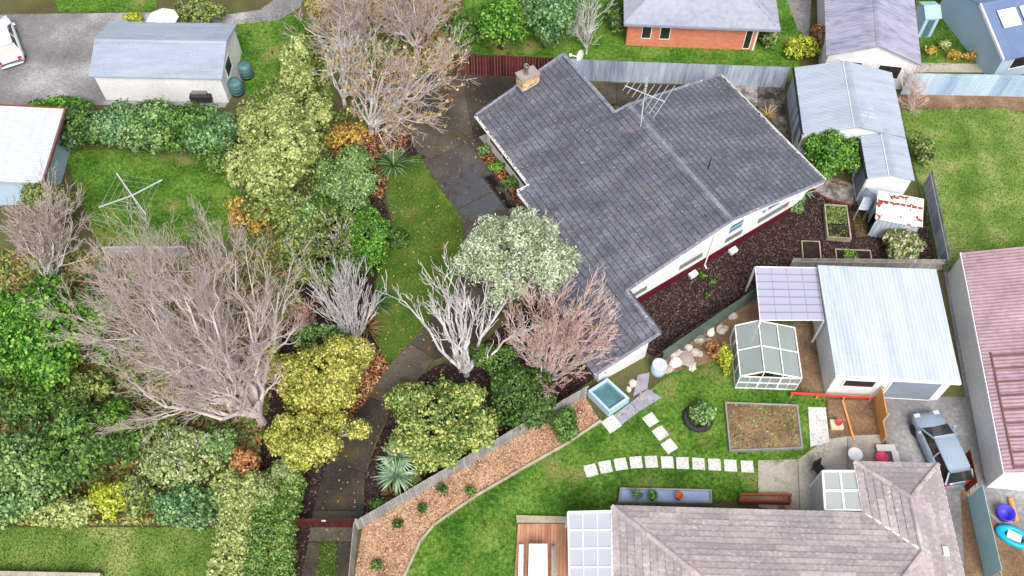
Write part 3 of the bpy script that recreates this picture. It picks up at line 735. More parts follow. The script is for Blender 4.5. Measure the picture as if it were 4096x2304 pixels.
# walls
foot = [(-14.4, -7.0), (-8.15, -7.0), (-8.15, -7.0), (-3.2, -7.0), (-2.6, -7.0), (-2.6, -10.2), (2.9, -10.2), (2.9, -7.15), (.05, -7.15), (-.62, 6.5), (-9.4, 6.5), (-9.4, -1.3), (-14.95, -1.3)]
w = MB()
def wallquad(mb, a, b, zb=0.0, zt=None, out=0.0):
    cut = [a, b]
    if a[1] * b[1] < 0: f = a[1] / (a[1] - b[1]); cut = [a, (a[0] + (b[0] - a[0]) * f, 0), b]
    pts = [HP(a[0], a[1], zb), HP(b[0], b[1], zb)] + [HP(p[0], p[1], zt if zt else rz(p[1]) - .13) for p in reversed(cut)]
    mb.poly(pts)
for a, b in zip(foot, foot[1:] + foot[:1]):
    if a != b: wallquad(w, a, b)
w.build('wall', m_whitewall, house)
fo = MB()
for a, b in ((foot[8], foot[9]), (foot[9], foot[10])):
    d = (HP(*b) - HP(*a)).normalized(); nrm = -perp(d); nrm = nrm if nrm.dot(HP(*a) - HP(-5, 0)) > 0 else -nrm
    fo.hexa(HP(*a) - d * .01 - nrm * .05, (HP(*b) - HP(*a)) + d * .02, nrm * .056, Vector((0, 0, .8)))
fo.build('foundation', m_burg, house)
def WP(v, z, off=0.0): return HP(.05 - .67 * (v + 7.15) / 13.65 + off, v, z)
def wallbox(mb, v0, v1, z0, z1, o0, o1):
    mb.hexa(WP(v0, z0, o0), WP(v1, z0, o0) - WP(v0, z0, o0), HU * (o1 - o0), Vector((0, 0, z1 - z0)))
def window(v0, v1, z0, z1, panes, mat=None, fm=None, parent=None):
    fr = MB(); t = .06
    wallbox(fr, v0 - t, v1 + t, z1, z1 + t, .003, .06); wallbox(fr, v0 - t, v1 + t, z0 - t, z0, .003, .09)
    wallbox(fr, v0 - t, v0, z0, z1, .003, .06); wallbox(fr, v1, v1 + t, z0, z1, .003, .06)
    f = fr.build('window', fm or m_white, parent or house)
    for (a, b, c, d) in panes:
        mb = MB(); wallbox(mb, a + .015, b - .015, c + .015, d - .015, .004, .02); mb.build('pane', mat or m_pane, f)
    return f
window(.42, 1.42, 1.98, 2.86, [(.42, 1.42, 2.46, 2.86), (.42, 1.42, 1.98, 2.4)])
window(2.85, 3.12, 2.05, 2.5, [(2.85, 3.12, 2.05, 2.5)])
window(3.3, 4.2, 2.05, 2.5, [(3.3, 4.2, 2.05, 2.5)])
for v0, v1, z0, z1 in ((.42, 1.62, 1.26, 1.62), (2.85, 5.15, 1.3, 1.68), (-2.9, -1.3, 1.28, 1.66), (-6.2, -5.2, 1.25, 1.6)):
    mb = MB(); wallbox(mb, v0, v1, z0, z1, .004, .05); mb.build('grey_panel', m_greyp, house)
dp = MB(); dp.tube(WP(-.75, 2.95, .08), WP(-.85, .12, .08), .045, n=8); dp.tube(WP(-.85, .12, .08), WP(-.85, .04, .3), .045, n=8)
dp.build('downpipe', m_white, house)
for v in (-2.1, .85):
    mb = MB(); b0 = WP(v, .12, .1)
    a_ = (WP(v + 1, 0) - WP(v, 0)).normalized()
    mb.hexa(b0, a_ * .5, HU * .32, Vector((0, 0, .22))); mb.hexa(b0 + a_ * .04 + HU * .04 + Vector((0, 0, .22)), a_ * .42, HU * .24, Vector((0, 0, .03)))
    mb.build('white_vent_box', m_white, house)
# fascia and gutters
fa = MB()
def fascia(a, b, drop=.2):
    fa.hexa(HP(a[0], a[1], rz(a[1]) - .15 - drop + .13), HP(b[0], b[1], rz(b[1])) - HP(a[0], a[1], rz(a[1])), Vector((0, 0, drop)), (HP(b[0], b[1]) - HP(a[0], a[1])).normalized().cross(Vector((0, 0, 1))) * .03)
for a, b in (((0, 0), (-.17, 7.08)), ((.2, -6.87), (0, 0)), ((-9.92, 7.08), (-.17, 7.08))): fascia(a, b)
fa.build('fascia', m_white, house)
def gutter(a, b, z, name='gutter', out=1):
    a, b = HP(a[0], a[1], z), HP(b[0], b[1], z); d = (b - a); nn = d.normalized().cross(Vector((0, 0, 1))) * out
    mb = MB(); mb.hexa(a, d, nn * .015, Vector((0, 0, .11))); mb.hexa(a + nn * .125, d, nn * .03, Vector((0, 0, .125))); mb.hexa(a + nn * .015, d, nn * .11, Vector((0, 0, .012)))
    g = mb.build(name, m_white, house)
    de = MB(); L = d.length
    for i in range(int(L / .07)):
        p = a + d * ((i + rnd.random()) * .07 / L) + nn * rnd.uniform(.02, .10) + Vector((0, 0, rnd.uniform(.02, .12))); s = rnd.uniform(.02, .06)
        de.poly([p + rv(s) for _ in range(4)])
    tag(de.build('leaf_debris', m_soil, g), kind='stuff')
    return g
gutter((-14.75, -7.47), (-8.55, -7.47), rz(7.47) - .09); gutter((-8.53, -7.5), (-8.53, -8.28), rz(8.2) - .06); gutter((-8.5, -8.22), (-3.3, -8.22), rz(8.22) - .09)
gutter((-.2, 7.1), (-9.9, 7.1), rz(7.1) - .1)
# west wall details under the gutter
for u0, u1, mm in ((-13.9, -12.6, m_brownp), (-12.4, -9.2, m_darkpane)):
    mb = MB(); mb.hexa(HP(u0, -7.004, .9), HU * (u1 - u0), HV * -.05, Vector((0, 0, 1.1))); mb.build('window', mm, house)
# veranda rail and posts
rl = MB()
for u in (-8.2, -6.9, -5.6, -4.3, -3.3): rl.bar(HP(u, -8.1, 0), HP(u, -8.1, 2.35), .06)
for z in (.25, .9): rl.bar(HP(-8.2, -8.1, z), HP(-3.3, -8.1, z), .035)
for k in range(40): rl.bar(HP(-8.15 + k * .12, -8.1, .25), HP(-8.15 + k * .12, -8.1, .9), .015)
rl.build('veranda_rail', m_black, house)
# chimney
ch = MB(); ch.hexa(HP(-15.18, -4.41, 0), HU * .74, HV * 1.1, Vector((0, 0, 4.17))); ch = ch.build('chimney', m_mortar, house)
bl = MB().hexa((-.108, -.005, -.036), (.216, 0, 0), (0, .03, 0), (0, 0, .072)).mesh('brick')
for cz in range(30):
    z = 2.0 + .09 * cz
    if z > 4.12: break
    off = .1125 if cz % 2 else 0
    for k in range(6):
        for (pu, pv, a) in ((-14.435, -4.30 + k * .225 - off, HA + math.pi / 2), (-15.19, -4.30 + k * .225 - off, HA - math.pi / 2)):
            if -4.44 < pv - .05 and pv + .05 < -3.28: place('brick', bl, m_creambrick, ch, HP(pu, pv, z), (0, 0, a + math.pi if a > HA else a))
    for k in range(4):
        pu = -15.07 + k * .225 - off
        if -15.2 < pu - .04 and pu + .04 < -14.4: place('brick', bl, m_creambrick, ch, HP(pu, -4.42, z), (0, 0, HA + math.pi)); place('brick', bl, m_creambrick, ch, HP(pu, -3.30, z), (0, 0, HA))
mb = MB(); mb.hexa(HP(-15.24, -4.5, 4.14), HU * .86, HV * 1.28, Vector((0, 0, .09))); cap = mb.build('chimney_cap', m_cement, house)
mb = MB(); mb.hexa(HP(-14.44, -4.5, rz(4.5) + .03), HU * .14, HV * 1.3 + Vector((0, 0, .24)), Vector((0, 0, .05))); mb.hexa(HP(-15.2, -4.6, rz(4.6) + .03), HU * .9, HV * .17 + Vector((0, 0, .03)), Vector((0, 0, .06))); mb.build('flashing', M('lead_flashing', [S(52, 60, 82), S(82, 90, 112)], rough=.5), house)
MB().lathe(HP(-14.85, -3.95, 4.2), [(.16, 0), (.15, .1), (.11, .14), (.11, .28), (.13, .34), (.11, .4), (.1, .48), (.17, .5), (.17, .68), (.13, .69), (.12, .6)], 18).build('flue', m_metal, house, True)
# vents on the roof
mb = MB(); p = HP(-3.6, 1.15, rz(1.15)); mb.tube(p, p + Vector((0, 0, .95)), .035, n=8); mb.build('vent_pipe', m_black, house)
mb = MB(); p = HP(-.95, -1.0, rz(1)); mb.tube(p, p + Vector((0, 0, .32)), .06, n=10); mb.build('vent_pipe', m_metal, house)
# fallen leaves on the tiles
q = scatter([HP(u, v) for u, v in left], 330); mb = MB()
for x, y in q:
    d = Vector((x, y, 0)) - H0; z = rz(d.dot(HV)) + .06; s = rnd.uniform(.018, .05); a = rnd.uniform(0, 6.28)
    e = Vector((math.cos(a), math.sin(a), 0)) * s; f = perp(e) * .6
    mb.poly([Vector((x, y, z)) + e, Vector((x, y, z)) + f, Vector((x, y, z)) - e, Vector((x, y, z)) - f])
tag(mb.build('fallen_leaves', m_fallen, None, origin=(0, 0, 0)), 'small dead leaves scattered over the dark tiled roof', 'leaves', kind='stuff')
# aerial and dish (things fixed to the roof)
def aerial(name, label, base, h, boom, nel, Lel, az, mat=m_alu):
    r = thing(name, label, 'antenna', base); b = Vector(base)
    MB().tube(b, b + Vector((0, 0, h)), .025, n=6).build('mast', mat, r)
    d = Vector((math.cos(az), math.sin(az), 0)); c = b + Vector((0, 0, h - .15)); p = perp(d)
    MB().bar(c - d * boom * .5, c + d * boom * .5, .04).build('boom', mat, r)
    for i in range(nel):
        f = i / (nel - 1); L = Lel * (.28 + .72 * f ** 1.3); q = c + d * boom * (.48 - .96 * f)
        MB().tube(q - p * L / 2, q + p * L / 2, .014, n=5).build('element', mat, r)
    return r
ab = HP(-8.7, .15, ZR); ra = aerial('television_aerial', 'white many-element television aerial on mast above the roof ridge', tuple(ab), 1.9, 2.5, 8, 2.9, math.radians(150))
for k in range(3):
    a = k * 2.1 + .4; e = ab + Vector((math.cos(a) * .9, math.sin(a) * .9, 0)); e.z = rz((e - H0).dot(HV)) + .04
    MB().tube(ab + Vector((0, 0, 1.3)), e, .014, n=5).build('stay', m_alu, ra)
mb = MB()
top = ab + Vector((0, 0, 1.9)); mb.tube(top, top + Vector((0, .25, .9)), .02, n=5)
for k in range(9): c_ = top + Vector((0, .03 * k, .1 * k)); mb.tube(c_ - Vector((.09, 0, 0)), c_ + Vector((.09, 0, 0)), .01, n=4)
mb.build('boom', m_alu, ra)
db = HP(-14.0, -.75, rz(.75)); dr = thing('satellite_dish', 'small white satellite dish on the top edge of the tiled roof', 'dish', tuple(db))
MB().tube(db, db + Vector((.12, 0, .75)), .025, n=6).build('post', m_alu, dr)
dm = MB().lathe((0, 0, 0), [(.02, .0), (.14, .02), (.25, .06), (.34, .11), (.35, .10), (.25, .04), (.02, -.02)], 20).mesh('dish')
ax = Vector((-.85, -.15, .5)).normalized(); place('dish', dm, m_white, dr, db + Vector((.12, 0, .85)), ax.to_track_quat('Z', 'Y').to_matrix())
mb = MB(); c_ = db + Vector((.1, 0, .75)); f_ = c_ + ax * .75 - Vector((0, 0, .1)); mb.bar(c_, f_, .04); mb.bar(f_ - Vector((.08, 0, 0)), f_ + Vector((.08, 0, .02)), .12); mb.build('feed_arm', m_white, dr)

# ------------------------------------------------------------ building helpers
def corr(name, o, es, ls, et, mat, parent, pitch=.1, amp=.018, th=0):
    """corrugated sheet: es unit vector across the ribs, et full vector along the ribs"""
    o, es, et = Vector(o), Vector(es).normalized(), Vector(et); nn = es.cross(et).normalized()
    n = max(4, int(ls / pitch) * 4); V = []; F = []; org = WL[parent]
    for i in range(n + 1):
        x = ls * i / n; q = o + es * x + nn * amp * math.cos(2 * math.pi * x / pitch); V += [tuple(q - org), tuple(q + et - org)]
    for i in range(n): a = 2 * i; F.append((a, a + 2, a + 3, a + 1))
    me = bpy.data.meshes.new(name); me.from_pydata(V, [], F); me.update()
    return place(name, me, mat, parent)
def box(root, name, o, ux, uy, lx, ly, z0, z1, mat):
    return MB().hexa(Vector(o) + Vector((0, 0, z0)), Vector(ux) * lx, Vector(uy) * ly, Vector((0, 0, z1 - z0))).build(name, mat, root)
def gwalls(root, o, ux, uy, L, D, h, hr, mat, ridge='x'):
    """gabled walls; ridge along ux or uy"""
    mb = MB(); o = Vector(o); Z = Vector((0, 0, 1)); c = [o, o + ux * L, o + ux * L + uy * D, o + uy * D]
    for i in range(4):
        a, b = c[i], c[(i + 1) % 4]; pts = [a, b, b + Z * h]
        if (ridge == 'x') == (i % 2 == 1): pts.append((a + b) / 2 + Z * hr)
        mb.poly(pts + [a + Z * h])
    return mb.build('wall', mat, root)
def groof(root, o, ux, uy, L, D, h, hr, ov, mat, ridge='x', pitch=.12, ridgecap=None):
    """two corrugated slopes and a ridge cap over gwalls"""
    o = Vector(o)
    if ridge == 'y': o, ux, uy, L, D = o + ux * L, uy, -ux, D, L
    k = (hr - h) / (D / 2); a = o - ux * ov - uy * ov + Vector((0, 0, h - k * ov + .03)); LL = L + 2 * ov; run = D / 2 + ov
    up = uy * run + Vector((0, 0, k * run))
    r = MB().slabup([a, a + ux * LL, a + ux * LL + up, a + up], .04)
    b = a + uy * 2 * run; up2 = -uy * run + Vector((0, 0, k * run))
    r.slabup([b + ux * LL, b, b + up2, b + ux * LL + up2], .04)
    r = r.build('roof', mat, root); t = Vector((0, 0, .022))
    corr('roof_sheet', a + t, ux, LL, up, mat, r, pitch); corr('roof_sheet', b + ux * LL + t, -ux, LL, up2, mat, r, pitch)
    e = a + up + t * 2.2
    MB().poly([e - uy * .2 - Vector((0, 0, k * .2)), e + ux * LL - uy * .2 - Vector((0, 0, k * .2)), e + ux * LL, e]).poly([e, e + ux * LL, e + ux * LL + uy * .2 - Vector((0, 0, k * .2)), e + uy * .2 - Vector((0, 0, k * .2))]).build('ridge_cap', ridgecap or mat, r)
    return r
def opening(root, name, a, b, z0, z1, f0, f1, mat, out=.02, fr=None, t=.07):
    """flat rectangle on the wall from plan point a to b, between fractions f0..f1 and heights z0..z1"""
    a, b = Vector(a), Vector(b); d = (b - a); nn = d.normalized().cross(Vector((0, 0, 1)))
    p = a + d * f0 + nn * .003 + Vector((0, 0, z0)); w_ = d * (f1 - f0)
    par = root
    if fr:
        mb = MB(); u = d.normalized()
        mb.hexa(p - u * t - Vector((0, 0, t)), w_ + u * 2 * t, nn * (out + .025), Vector((0, 0, t))); mb.hexa(p - u * t + Vector((0, 0, z1 - z0)), w_ + u * 2 * t, nn * (out + .025), Vector((0, 0, t)))
        mb.hexa(p - u * t, u * t, nn * (out + .025), Vector((0, 0, z1 - z0))); mb.hexa(p + w_, u * t, nn * (out + .025), Vector((0, 0, z1 - z0)))
        par = mb.build(name, fr, root); name = 'pane' if 'window' in name else 'panel'
    return MB().hexa(p, w_, nn * out, Vector((0, 0, z1 - z0))).build(name, mat, par)
def corrfence(name, label, pts, h, mat, sw=.81, cat='fence', pitch=.09, amp=.018, group=None):
    pts = [V2(p) for p in pts]; root = thing(name, label, cat, pts[0], group)
    sm = None
    for a, b in zip(pts, pts[1:]):
        d = (b - a).normalized(); L = (b - a).length; n = max(1, round(L / sw)); w_ = L / n
        V = []; F = []; k = max(4, int(w_ / pitch) * 4)
        for i in range(k + 1):
            x = w_ * 1.01 * i / k; y = amp * math.cos(2 * math.pi * x / pitch); V += [(x, y, .02), (x, y, h)]
        for i in range(k): q = 2 * i; F.append((q, q + 2, q + 3, q + 1))
        sm = bpy.data.meshes.new('sheet'); sm.from_pydata(V, [], F); sm.update()
        for i in range(n): place('sheet', sm, mat, root, a + d * w_ * i + Vector((0, 0, rnd.uniform(-.015, .015))), (0, 0, math.atan2(d.y, d.x)))
        nn = perp(d)
        for z in (.35, h - .25): MB().bar(a + nn * .06 + Vector((0, 0, z)), b + nn * .06 + Vector((0, 0, z)), .05, .09).build('rail', m_timber, root)
    return root
def boardfence(name, label, a, b, h, mat, bw=.15, gap=.02, th=.022, post=None, batten=None, cat='fence', alt=None, group=None):
    a, b = V2(a), V2(b); d = (b - a).normalized(); L = (b - a).length; nn = perp(d); root = thing(name, label, cat, a, group)
    n = int(L / (bw + gap)); me = MB().hexa((0, 0, .03), (bw, 0, 0), (0, th, 0), (0, 0, h - .03)).mesh('board')
    me2 = None; ang = math.atan2(d.y, d.x)
    if batten: me2 = MB().hexa((bw + gap / 2 - batten / 2, -.022, .03), (batten, 0, 0), (0, .02, 0), (0, 0, h - .05)).mesh('batten')
    mv = {}
    for i in range(n):
        m_ = alt(i, n) if alt else mat
        if m_ not in mv: mm = me.copy(); mm.materials.clear(); mv[m_] = mm
        p = a + d * (i * (bw + gap)) + Vector((0, 0, rnd.uniform(-.02, .02)))
        place('board', mv[m_], m_, root, p, (0, 0, ang))
        if me2: place('batten', me2, batten_mat, root, p, (0, 0, ang))
    for z in (.3, h - .3): MB().bar(a + nn * .06 + Vector((0, 0, z)), b + nn * .06 + Vector((0, 0, z)), .05, .09).build('rail', m_timber, root)
    return root

# ------------------------------------------------------------ fences
batten_mat = M('pale_fence_batten', [S(96, 60, 50), S(140, 104, 90)], rough=.85, rand=.4)
boardfence('paling_fence', 'burgundy board and batten fence behind the chimney', G(1820, 298), G(2262, 318), 1.85, m_burgfence, .17, .02, batten=.035,
           alt=lambda i, n: m_mossfence if i < 5 else m_burgfence)
corrfence('corrugated_fence', 'long galvanised corrugated fence behind the tiled house', [G(2262, 318), G(2500, 330), G(2800, 340), G(3135, 352)], 1.85, m_galv)
corrfence('corrugated_fence', 'galvanised corrugated fence on the right beside the rusty shed', [G(3760, 1090), G(3690, 745)], 1.6, m_galv)
boardfence('timber_fence', 'low grey timber fence behind the raised beds at the neighbour garage', G(3752, 1085), G(3150, 1080), 1.2, m_greyfence, .14, .01)
boardfence('steel_fence', 'dark green panel fence running diagonally along the vegetable garden', G(2645, 1452), G(3045, 1180), 1.45, m_greenfence, .3, .004)
boardfence('timber_fence', 'grey paling fence between the orange bark bed and the shrubs', G(1432, 2122), G(2352, 1584), 1.3, m_greyfence, .14, .012)
boardfence('timber_fence', 'grey paling fence beside the concrete wheel tracks at the bottom', G(1412, 2340), G(1432, 2122), 1.3, m_greyfence, .14, .012)
gt = thing('driveway_gate', 'low burgundy slatted gate across the narrow drive', 'gate', G(1192, 2112))
ga, gb = G(1190, 2112), G(1430, 2112); gd = (gb - ga).normalized(); gl = (gb - ga).length
pm = MB().hexa((0, 0, .08), (.085, 0, 0), (0, .02, 0), (0, 0, 1.0)).mesh('slat'); n_ = int(gl / .11)
for i in range(n_): place('slat', pm, m_burgfence, gt, ga + gd * (i * gl / n_), (0, 0, 0))
for z in (.25, .9): MB().bar(ga + Vector((0, .05, z)), gb + Vector((0, .05, z)), .05, .08).build('rail', m_burgfence, gt)
MB().hexa(ga - Vector((0, .03, -1.07)), gb - ga, (0, .13, 0), (0, 0, .035)).build('top_rail', m_burgfence, gt)
MB().hexa((ga + gb) / 2 + Vector((-.09, -.05, 1.105)), (.2, 0, 0), (0, .07, 0), (0, 0, .03)).build('latch', m_alu, gt)
for p in (ga - gd * .1, gb + gd * .1): MB().bar(p, p + Vector((0, 0, 1.25)), .1).build('post', m_timber, gt)

# ------------------------------------------------------------ garage of the property (white, blue grey roof)
la, lb = G(3177, 271, 2.35), G(3212, 533, 2.35)
guy = V2(lb - la).normalized(); gux = perp(guy)                     # guy runs towards the viewer, gux to the right
gw1 = (G(3433, 508, 3.1) - lb).dot(gux); GK = .75 / gw1
gar = thing('garage', 'white garage with blue grey steel roof beside the round green bush', 'garage', V2(lb) + gux * 2 - guy * 2)
L1 = (lb - la).dot(guy); o1 = V2(la); W1 = 2 * gw1; HG = 2.35; HR = HG + .75
lb2, le2 = G(3438, 530, 2.35), G(3462, 712, 2.35)
x2 = (V2(lb2) - o1).dot(gux); y2 = (V2(le2) - o1).dot(guy); W2 = W1 - x2
wl = MB(); Z = Vector((0, 0, 1))
def gp(x, y, z=0): return o1 + gux * x + guy * y + Z * z
def gpoly(*a): wl.poly([gp(*q) for q in a])
e_ = .12
gpoly((e_, e_), (e_, L1 - e_), (e_, L1 - e_, HG), (e_, e_, HG))
gpoly((e_, L1 - e_), (W1 - e_, L1 - e_), (W1 - e_, L1 - e_, HG), (W1 / 2, L1 - e_, HR - .05), (e_, L1 - e_, HG))
gpoly((x2 + e_, L1), (x2 + e_, y2 - e_), (x2 + e_, y2 - e_, HG), (x2 + e_, L1, HG))
h2 = HG + W2 / 2 * GK
gpoly((x2 + e_, y2 - e_), (W1 - e_, y2 - e_), (W1 - e_, y2 - e_, HG), (x2 + W2 / 2, y2 - e_, h2 - .05), (x2 + e_, y2 - e_, HG))
gpoly((W1 - e_, y2 - e_), (W1 - e_, e_), (W1 - e_, e_, HG), (W1 - e_, y2 - e_, HG))
gpoly((W1 - e_, e_), (e_, e_), (e_, e_, HG), (W1 / 2, e_, HR - .05), (W1 - e_, e_, HG))
wl.build('wall', m_whitewall, gar)
gr = MB().slabup([gp(0, 0, HG), gp(0, L1, HG), gp(W1 / 2, L1, HR), gp(W1 / 2, 0, HR)], .05)
gr.slabup([gp(W1, L1, HG), gp(W1, 0, HG), gp(W1 / 2, 0, HR), gp(W1 / 2, L1, HR)], .05)
gr.slabup([gp(x2, L1, HG), gp(x2, y2, HG), gp(x2 + W2 / 2, y2, h2), gp(x2 + W2 / 2, L1, h2)], .05)
gr.slabup([gp(W1, y2, HG), gp(W1, L1, HG), gp(x2 + W2 / 2, L1, h2), gp(x2 + W2 / 2, y2, h2)], .05)
gr = gr.build('roof', m_blueroof, gar); T = Z * .022
def gsheet(x, y, z, L, run, rise, s): corr('roof_sheet', gp(x, y, z) + T, guy * s, L, gux * run + Z * rise, m_blueroof, gr, .115, .016)
gsheet(0, L1, HG, L1, W1 / 2, .75, -1); gsheet(W1, 0, HG, L1, -W1 / 2, .75, 1)
gsheet(x2, y2, HG, y2 - L1, W2 / 2, h2 - HG, -1); gsheet(W1, L1, HG, y2 - L1, -W2 / 2, h2 - HG, 1)
for (xr, ya, yb, zr) in ((W1 / 2, 0, L1, HR), (x2 + W2 / 2, L1 - .3, y2, h2)):
    MB().poly([gp(xr - .22, ya, zr - .22 * GK + .05), gp(xr - .22, yb, zr - .22 * GK + .05), gp(xr, yb, zr + .06), gp(xr, ya, zr + .06)]).poly([gp(xr, ya, zr + .06), gp(xr, yb, zr + .06), gp(xr + .22, yb, zr - .22 * GK + .05), gp(xr + .22, ya, zr - .22 * GK + .05)]).build('ridge_cap', m_blueroof, gr)
    MB().hexa(gp(xr - .25, ya, zr - .25 * GK + .045), gux * .035, guy * (yb - ya), Z * .02).build('flashing_edge', m_white, gr)
for x, ya, yb in ((-.1, 0, L1), (x2 - .1, L1 + .1, y2)): MB().hexa(gp(x, ya, HG - .1), gux * .1, guy * (yb - ya), Z * .09).build('gutter', m_black, gar)
corr('wall_sheet', gp(e_ - .03, .1, 0), guy, L1 * .58, Z * (HG - .1), m_galv, gar, .1, .016)
opening(gar, 'door', gp(e_, 0), gp(e_, L1), .1, 2.0, .68, .82, m_doorgrey, fr=m_white)
opening(gar, 'window', gp(e_, 0), gp(e_, L1), 1.0, 1.85, .89, .97, m_darkpane, fr=m_white)
opening(gar, 'door', gp(x2 + e_, L1), gp(x2 + e_, y2), .08, 1.95, .42, .92, m_doorgrey, fr=m_white, t=.09)
for z in np.arange(.2, 2.3, .19): MB().hexa(gp(x2 + e_ + .01, y2 - e_ + .001, z), gux * (W2 - 2 * e_ - .02), guy * .012, Z * .012).build('weatherboard_lap', m_whitewall, gar)
aerial('television_aerial', 'thin white aerial on the ridge of the white garage', tuple(gp(W1 / 2 + .3, L1 - .1, HR - .1)), 1.5, .9, 4, .9, math.radians(70))

# rusty garden shed and lean-to
sa, sb = G(3469, 943), G(3636, 975); sux = (sb - sa).normalized(); suy = perp(sux); SL = (sb - sa).length; SD = 1.75
sh = thing('garden_shed', 'small grey steel shed with rust streaked white roof', 'shed', sa)
for (o, d, L) in ((sa, sux, SL), (sa + sux * SL, suy, SD), (sa + sux * SL + suy * SD, -sux, SL)): corr('wall_sheet', o, d, L, Z * 1.75, m_galv, sh, .24, .02)
MB().hexa(sa + suy * (SD * .55), suy * (SD * .45), sux * .03, Z * 1.75).build('wall_sheet', m_galv, sh)
dd_ = (suy * .6 - sux * .8).normalized(); MB().hexa(sa + suy * (SD * .98) + Z * .05, dd_ * .85, perp(dd_) * .03, Z * 1.6).build('door', m_galv, sh)
r_ = MB().slabup([sa - sux * .12 - suy * .12 + Z * 1.78, sa + sux * (SL + .12) - suy * .12 + Z * 1.78, sa + sux * (SL + .12) + suy * (SD + .1) + Z * 1.95, sa - sux * .12 + suy * (SD + .1) + Z * 1.95], .04).build('roof', m_rust, sh)
for k in range(9):
    p = sa + sux * (-.1 + (SL + .16) * k / 8) - suy * .12 + Z * 1.79
    MB().hexa(p, suy * (SD + .2) + Z * .17, sux * .04, Z * .035).build('rib', m_rust, r_)
MB().hexa(sa - sux * .12 + suy * SD * .62 + Z * 1.865, sux * (SL + .24), suy * .16 + Z * .014, Z * .03).build('rust_strip', m_rusty, r_)
MB().lathe(sa + sux * .3 + suy * .5, [(.0, 0), (.16, 0), (.18, .4), (.17, .42), (.0, .42)], 12).build('bucket', m_tealbin, sh)
lt = thing('lean_to', 'low grey corrugated lean-to roof between garage and rusty shed', 'shelter', G(3470, 830))
q0, q1, q2, q3 = G(3433, 838, 1.0), G(3472, 840, 1.0), G(3502, 792, 1.15), G(3455, 788, 1.15)
MB().slabup([q0, q1, q2, q3], .03).build('roof', m_galv, lt)
corr('roof_sheet', q0 + Z * .02, (q1 - q0), (q1 - q0).length, q3 - q0, m_galv, lt, .1, .014)
for q in (q0, q1, q2, q3): MB().bar((q.x, q.y, 0), (q.x, q.y, q.z - .03), .06).build('post', m_timber, lt)

# raised beds
def raised_bed(label, a, b, c, d, h, mat, fill, t=.07, group=None, name='raised_bed', ww=None):
    P = [V2(p) for p in (a, b, c, d)]; root = thing(name, label, 'planter', sum(P, Vector()) / 4, group)
    for i in range(4):
        p, q = P[i], P[(i + 1) % 4]; u = (q - p).normalized(); n = perp(u); cc = sum(P, Vector()) / 4
        n = n if n.dot(cc - p) > 0 else -n
        mb = MB(); tt = (t + .004) if i % 2 else t
        mb.hexa(p + (n * 0 if i % 2 else u * .0), q - p, n * tt, Z * (h + (.004 if i % 2 else 0))); mb.build('board', mat, root)
    ins = inset(P, t * .5); MB().prism(ins, .01, h * .72).build('soil', fill, root)
    return root
r1 = [G(3295, 818, .3), G(3387, 824, .3), G(3405, 958, .3), G(3308, 950, .3)]
b1 = raised_bed('deep timber raised bed with green weeds near the path', *r1, .38, m_timber, m_soil)
flakes('weeds', [p for p in r1[:2]] + [r1[1].lerp(r1[2], .55), r1[0].lerp(r1[3], .55)], 900, .05, .28, m_olive, b1)
flakes('weeds', r1, 300, .05, .28, m_green, b1)
r2 = [G(3205, 962, .15), G(3279, 965, .15), G(3290, 1085, .15), G(3214, 1083, .15)]
b2 = raised_bed('narrow timber frame bed with bare dark soil', *r2, .18, m_timber, m_soil, t=.05)
r3 = [G(3340, 995, .15), G(3482, 1001, .15), G(3494, 1084, .15), G(3350, 1082, .15)]
b3 = raised_bed('timber frame bed with bright green seedlings', *r3, .18, m_timber, m_soil, t=.05)
flakes('weeds', [r3[0].lerp(r3[1], .2), r3[0].lerp(r3[1], .6), r3[3].lerp(r3[2], .7), r3[3].lerp(r3[2], .3)], 400, .06, .15, m_bright, b3)
sheet('grass_patch', [(3408, 850), (3460, 838), (3475, 945), (3425, 950)], .028, M('mossy_ground', [S(74, 66, 24), S(112, 102, 44)], rough=.95, scale=3, bump=.6))

# ------------------------------------------------------------ neighbours: top left
def gable_building(name, label, cat, a, b, D, h, hr, wm, rm, ov=.25, ridge='x', group=None, cap=None):
    """a,b: ground points of the front wall (left, right)"""
    a, b = V2(a), V2(b); ux = (b - a).normalized(); uy = perp(ux); L = (b - a).length
    r = thing(name, label, cat, (a + b) / 2 + uy * D / 2, group)
    gwalls(r, a, ux, uy, L, D, h, hr, wm, ridge); groof(r, a, ux, uy, L, D, h, hr, ov, rm, ridge, ridgecap=cap)
    return r, a, ux, uy, L
s1, sA, sX, sY, sL = gable_building('shed', 'long white shed with pale blue gable roof in the grey yard', 'shed', G(425, 400), G(916, 410), 4.6, 2.3, 3.0, m_whitewall, m_blueroof, .2)
eR = sA + sX * sL
opening(s1, 'window', eR, eR + sY * 4.6, 1.0, 2.0, .25, .5, m_darkpane, fr=m_white)
def tank(label, p, h, r):
    t = thing('water_tank', label, 'tank', V2(p), 'teal tanks beside the shed')
    MB().lathe(V2(p), [(0, 0), (r, 0), (r, h * .85), (r * .9, h * .95), (r * .3, h), (0, h)], 16).build('body', m_tealbin, t, True); MB().lathe(V2(p) + Z * h, [(r * .3, -.02), (r * .3, .05), (0, .05)], 12).build('lid', m_tealbin, t)
    for k in (.25, .5, .75): MB().lathe(V2(p) + Z * h * .85 * k, [(r, -.03), (r + .02, 0), (r, .03)], 16).build('hoop', m_tealbin, t)
tank('teal plastic tank at the far corner of the white shed', G(990, 305), 1.1, .45); tank('teal plastic tank at the near corner of the white shed', G(952, 372), 1.1, .45)
bb = thing('covered_barbecue', 'dark covered barbecue against the white shed wall', 'barbecue', G(818, 425)); p = G(770, 425)
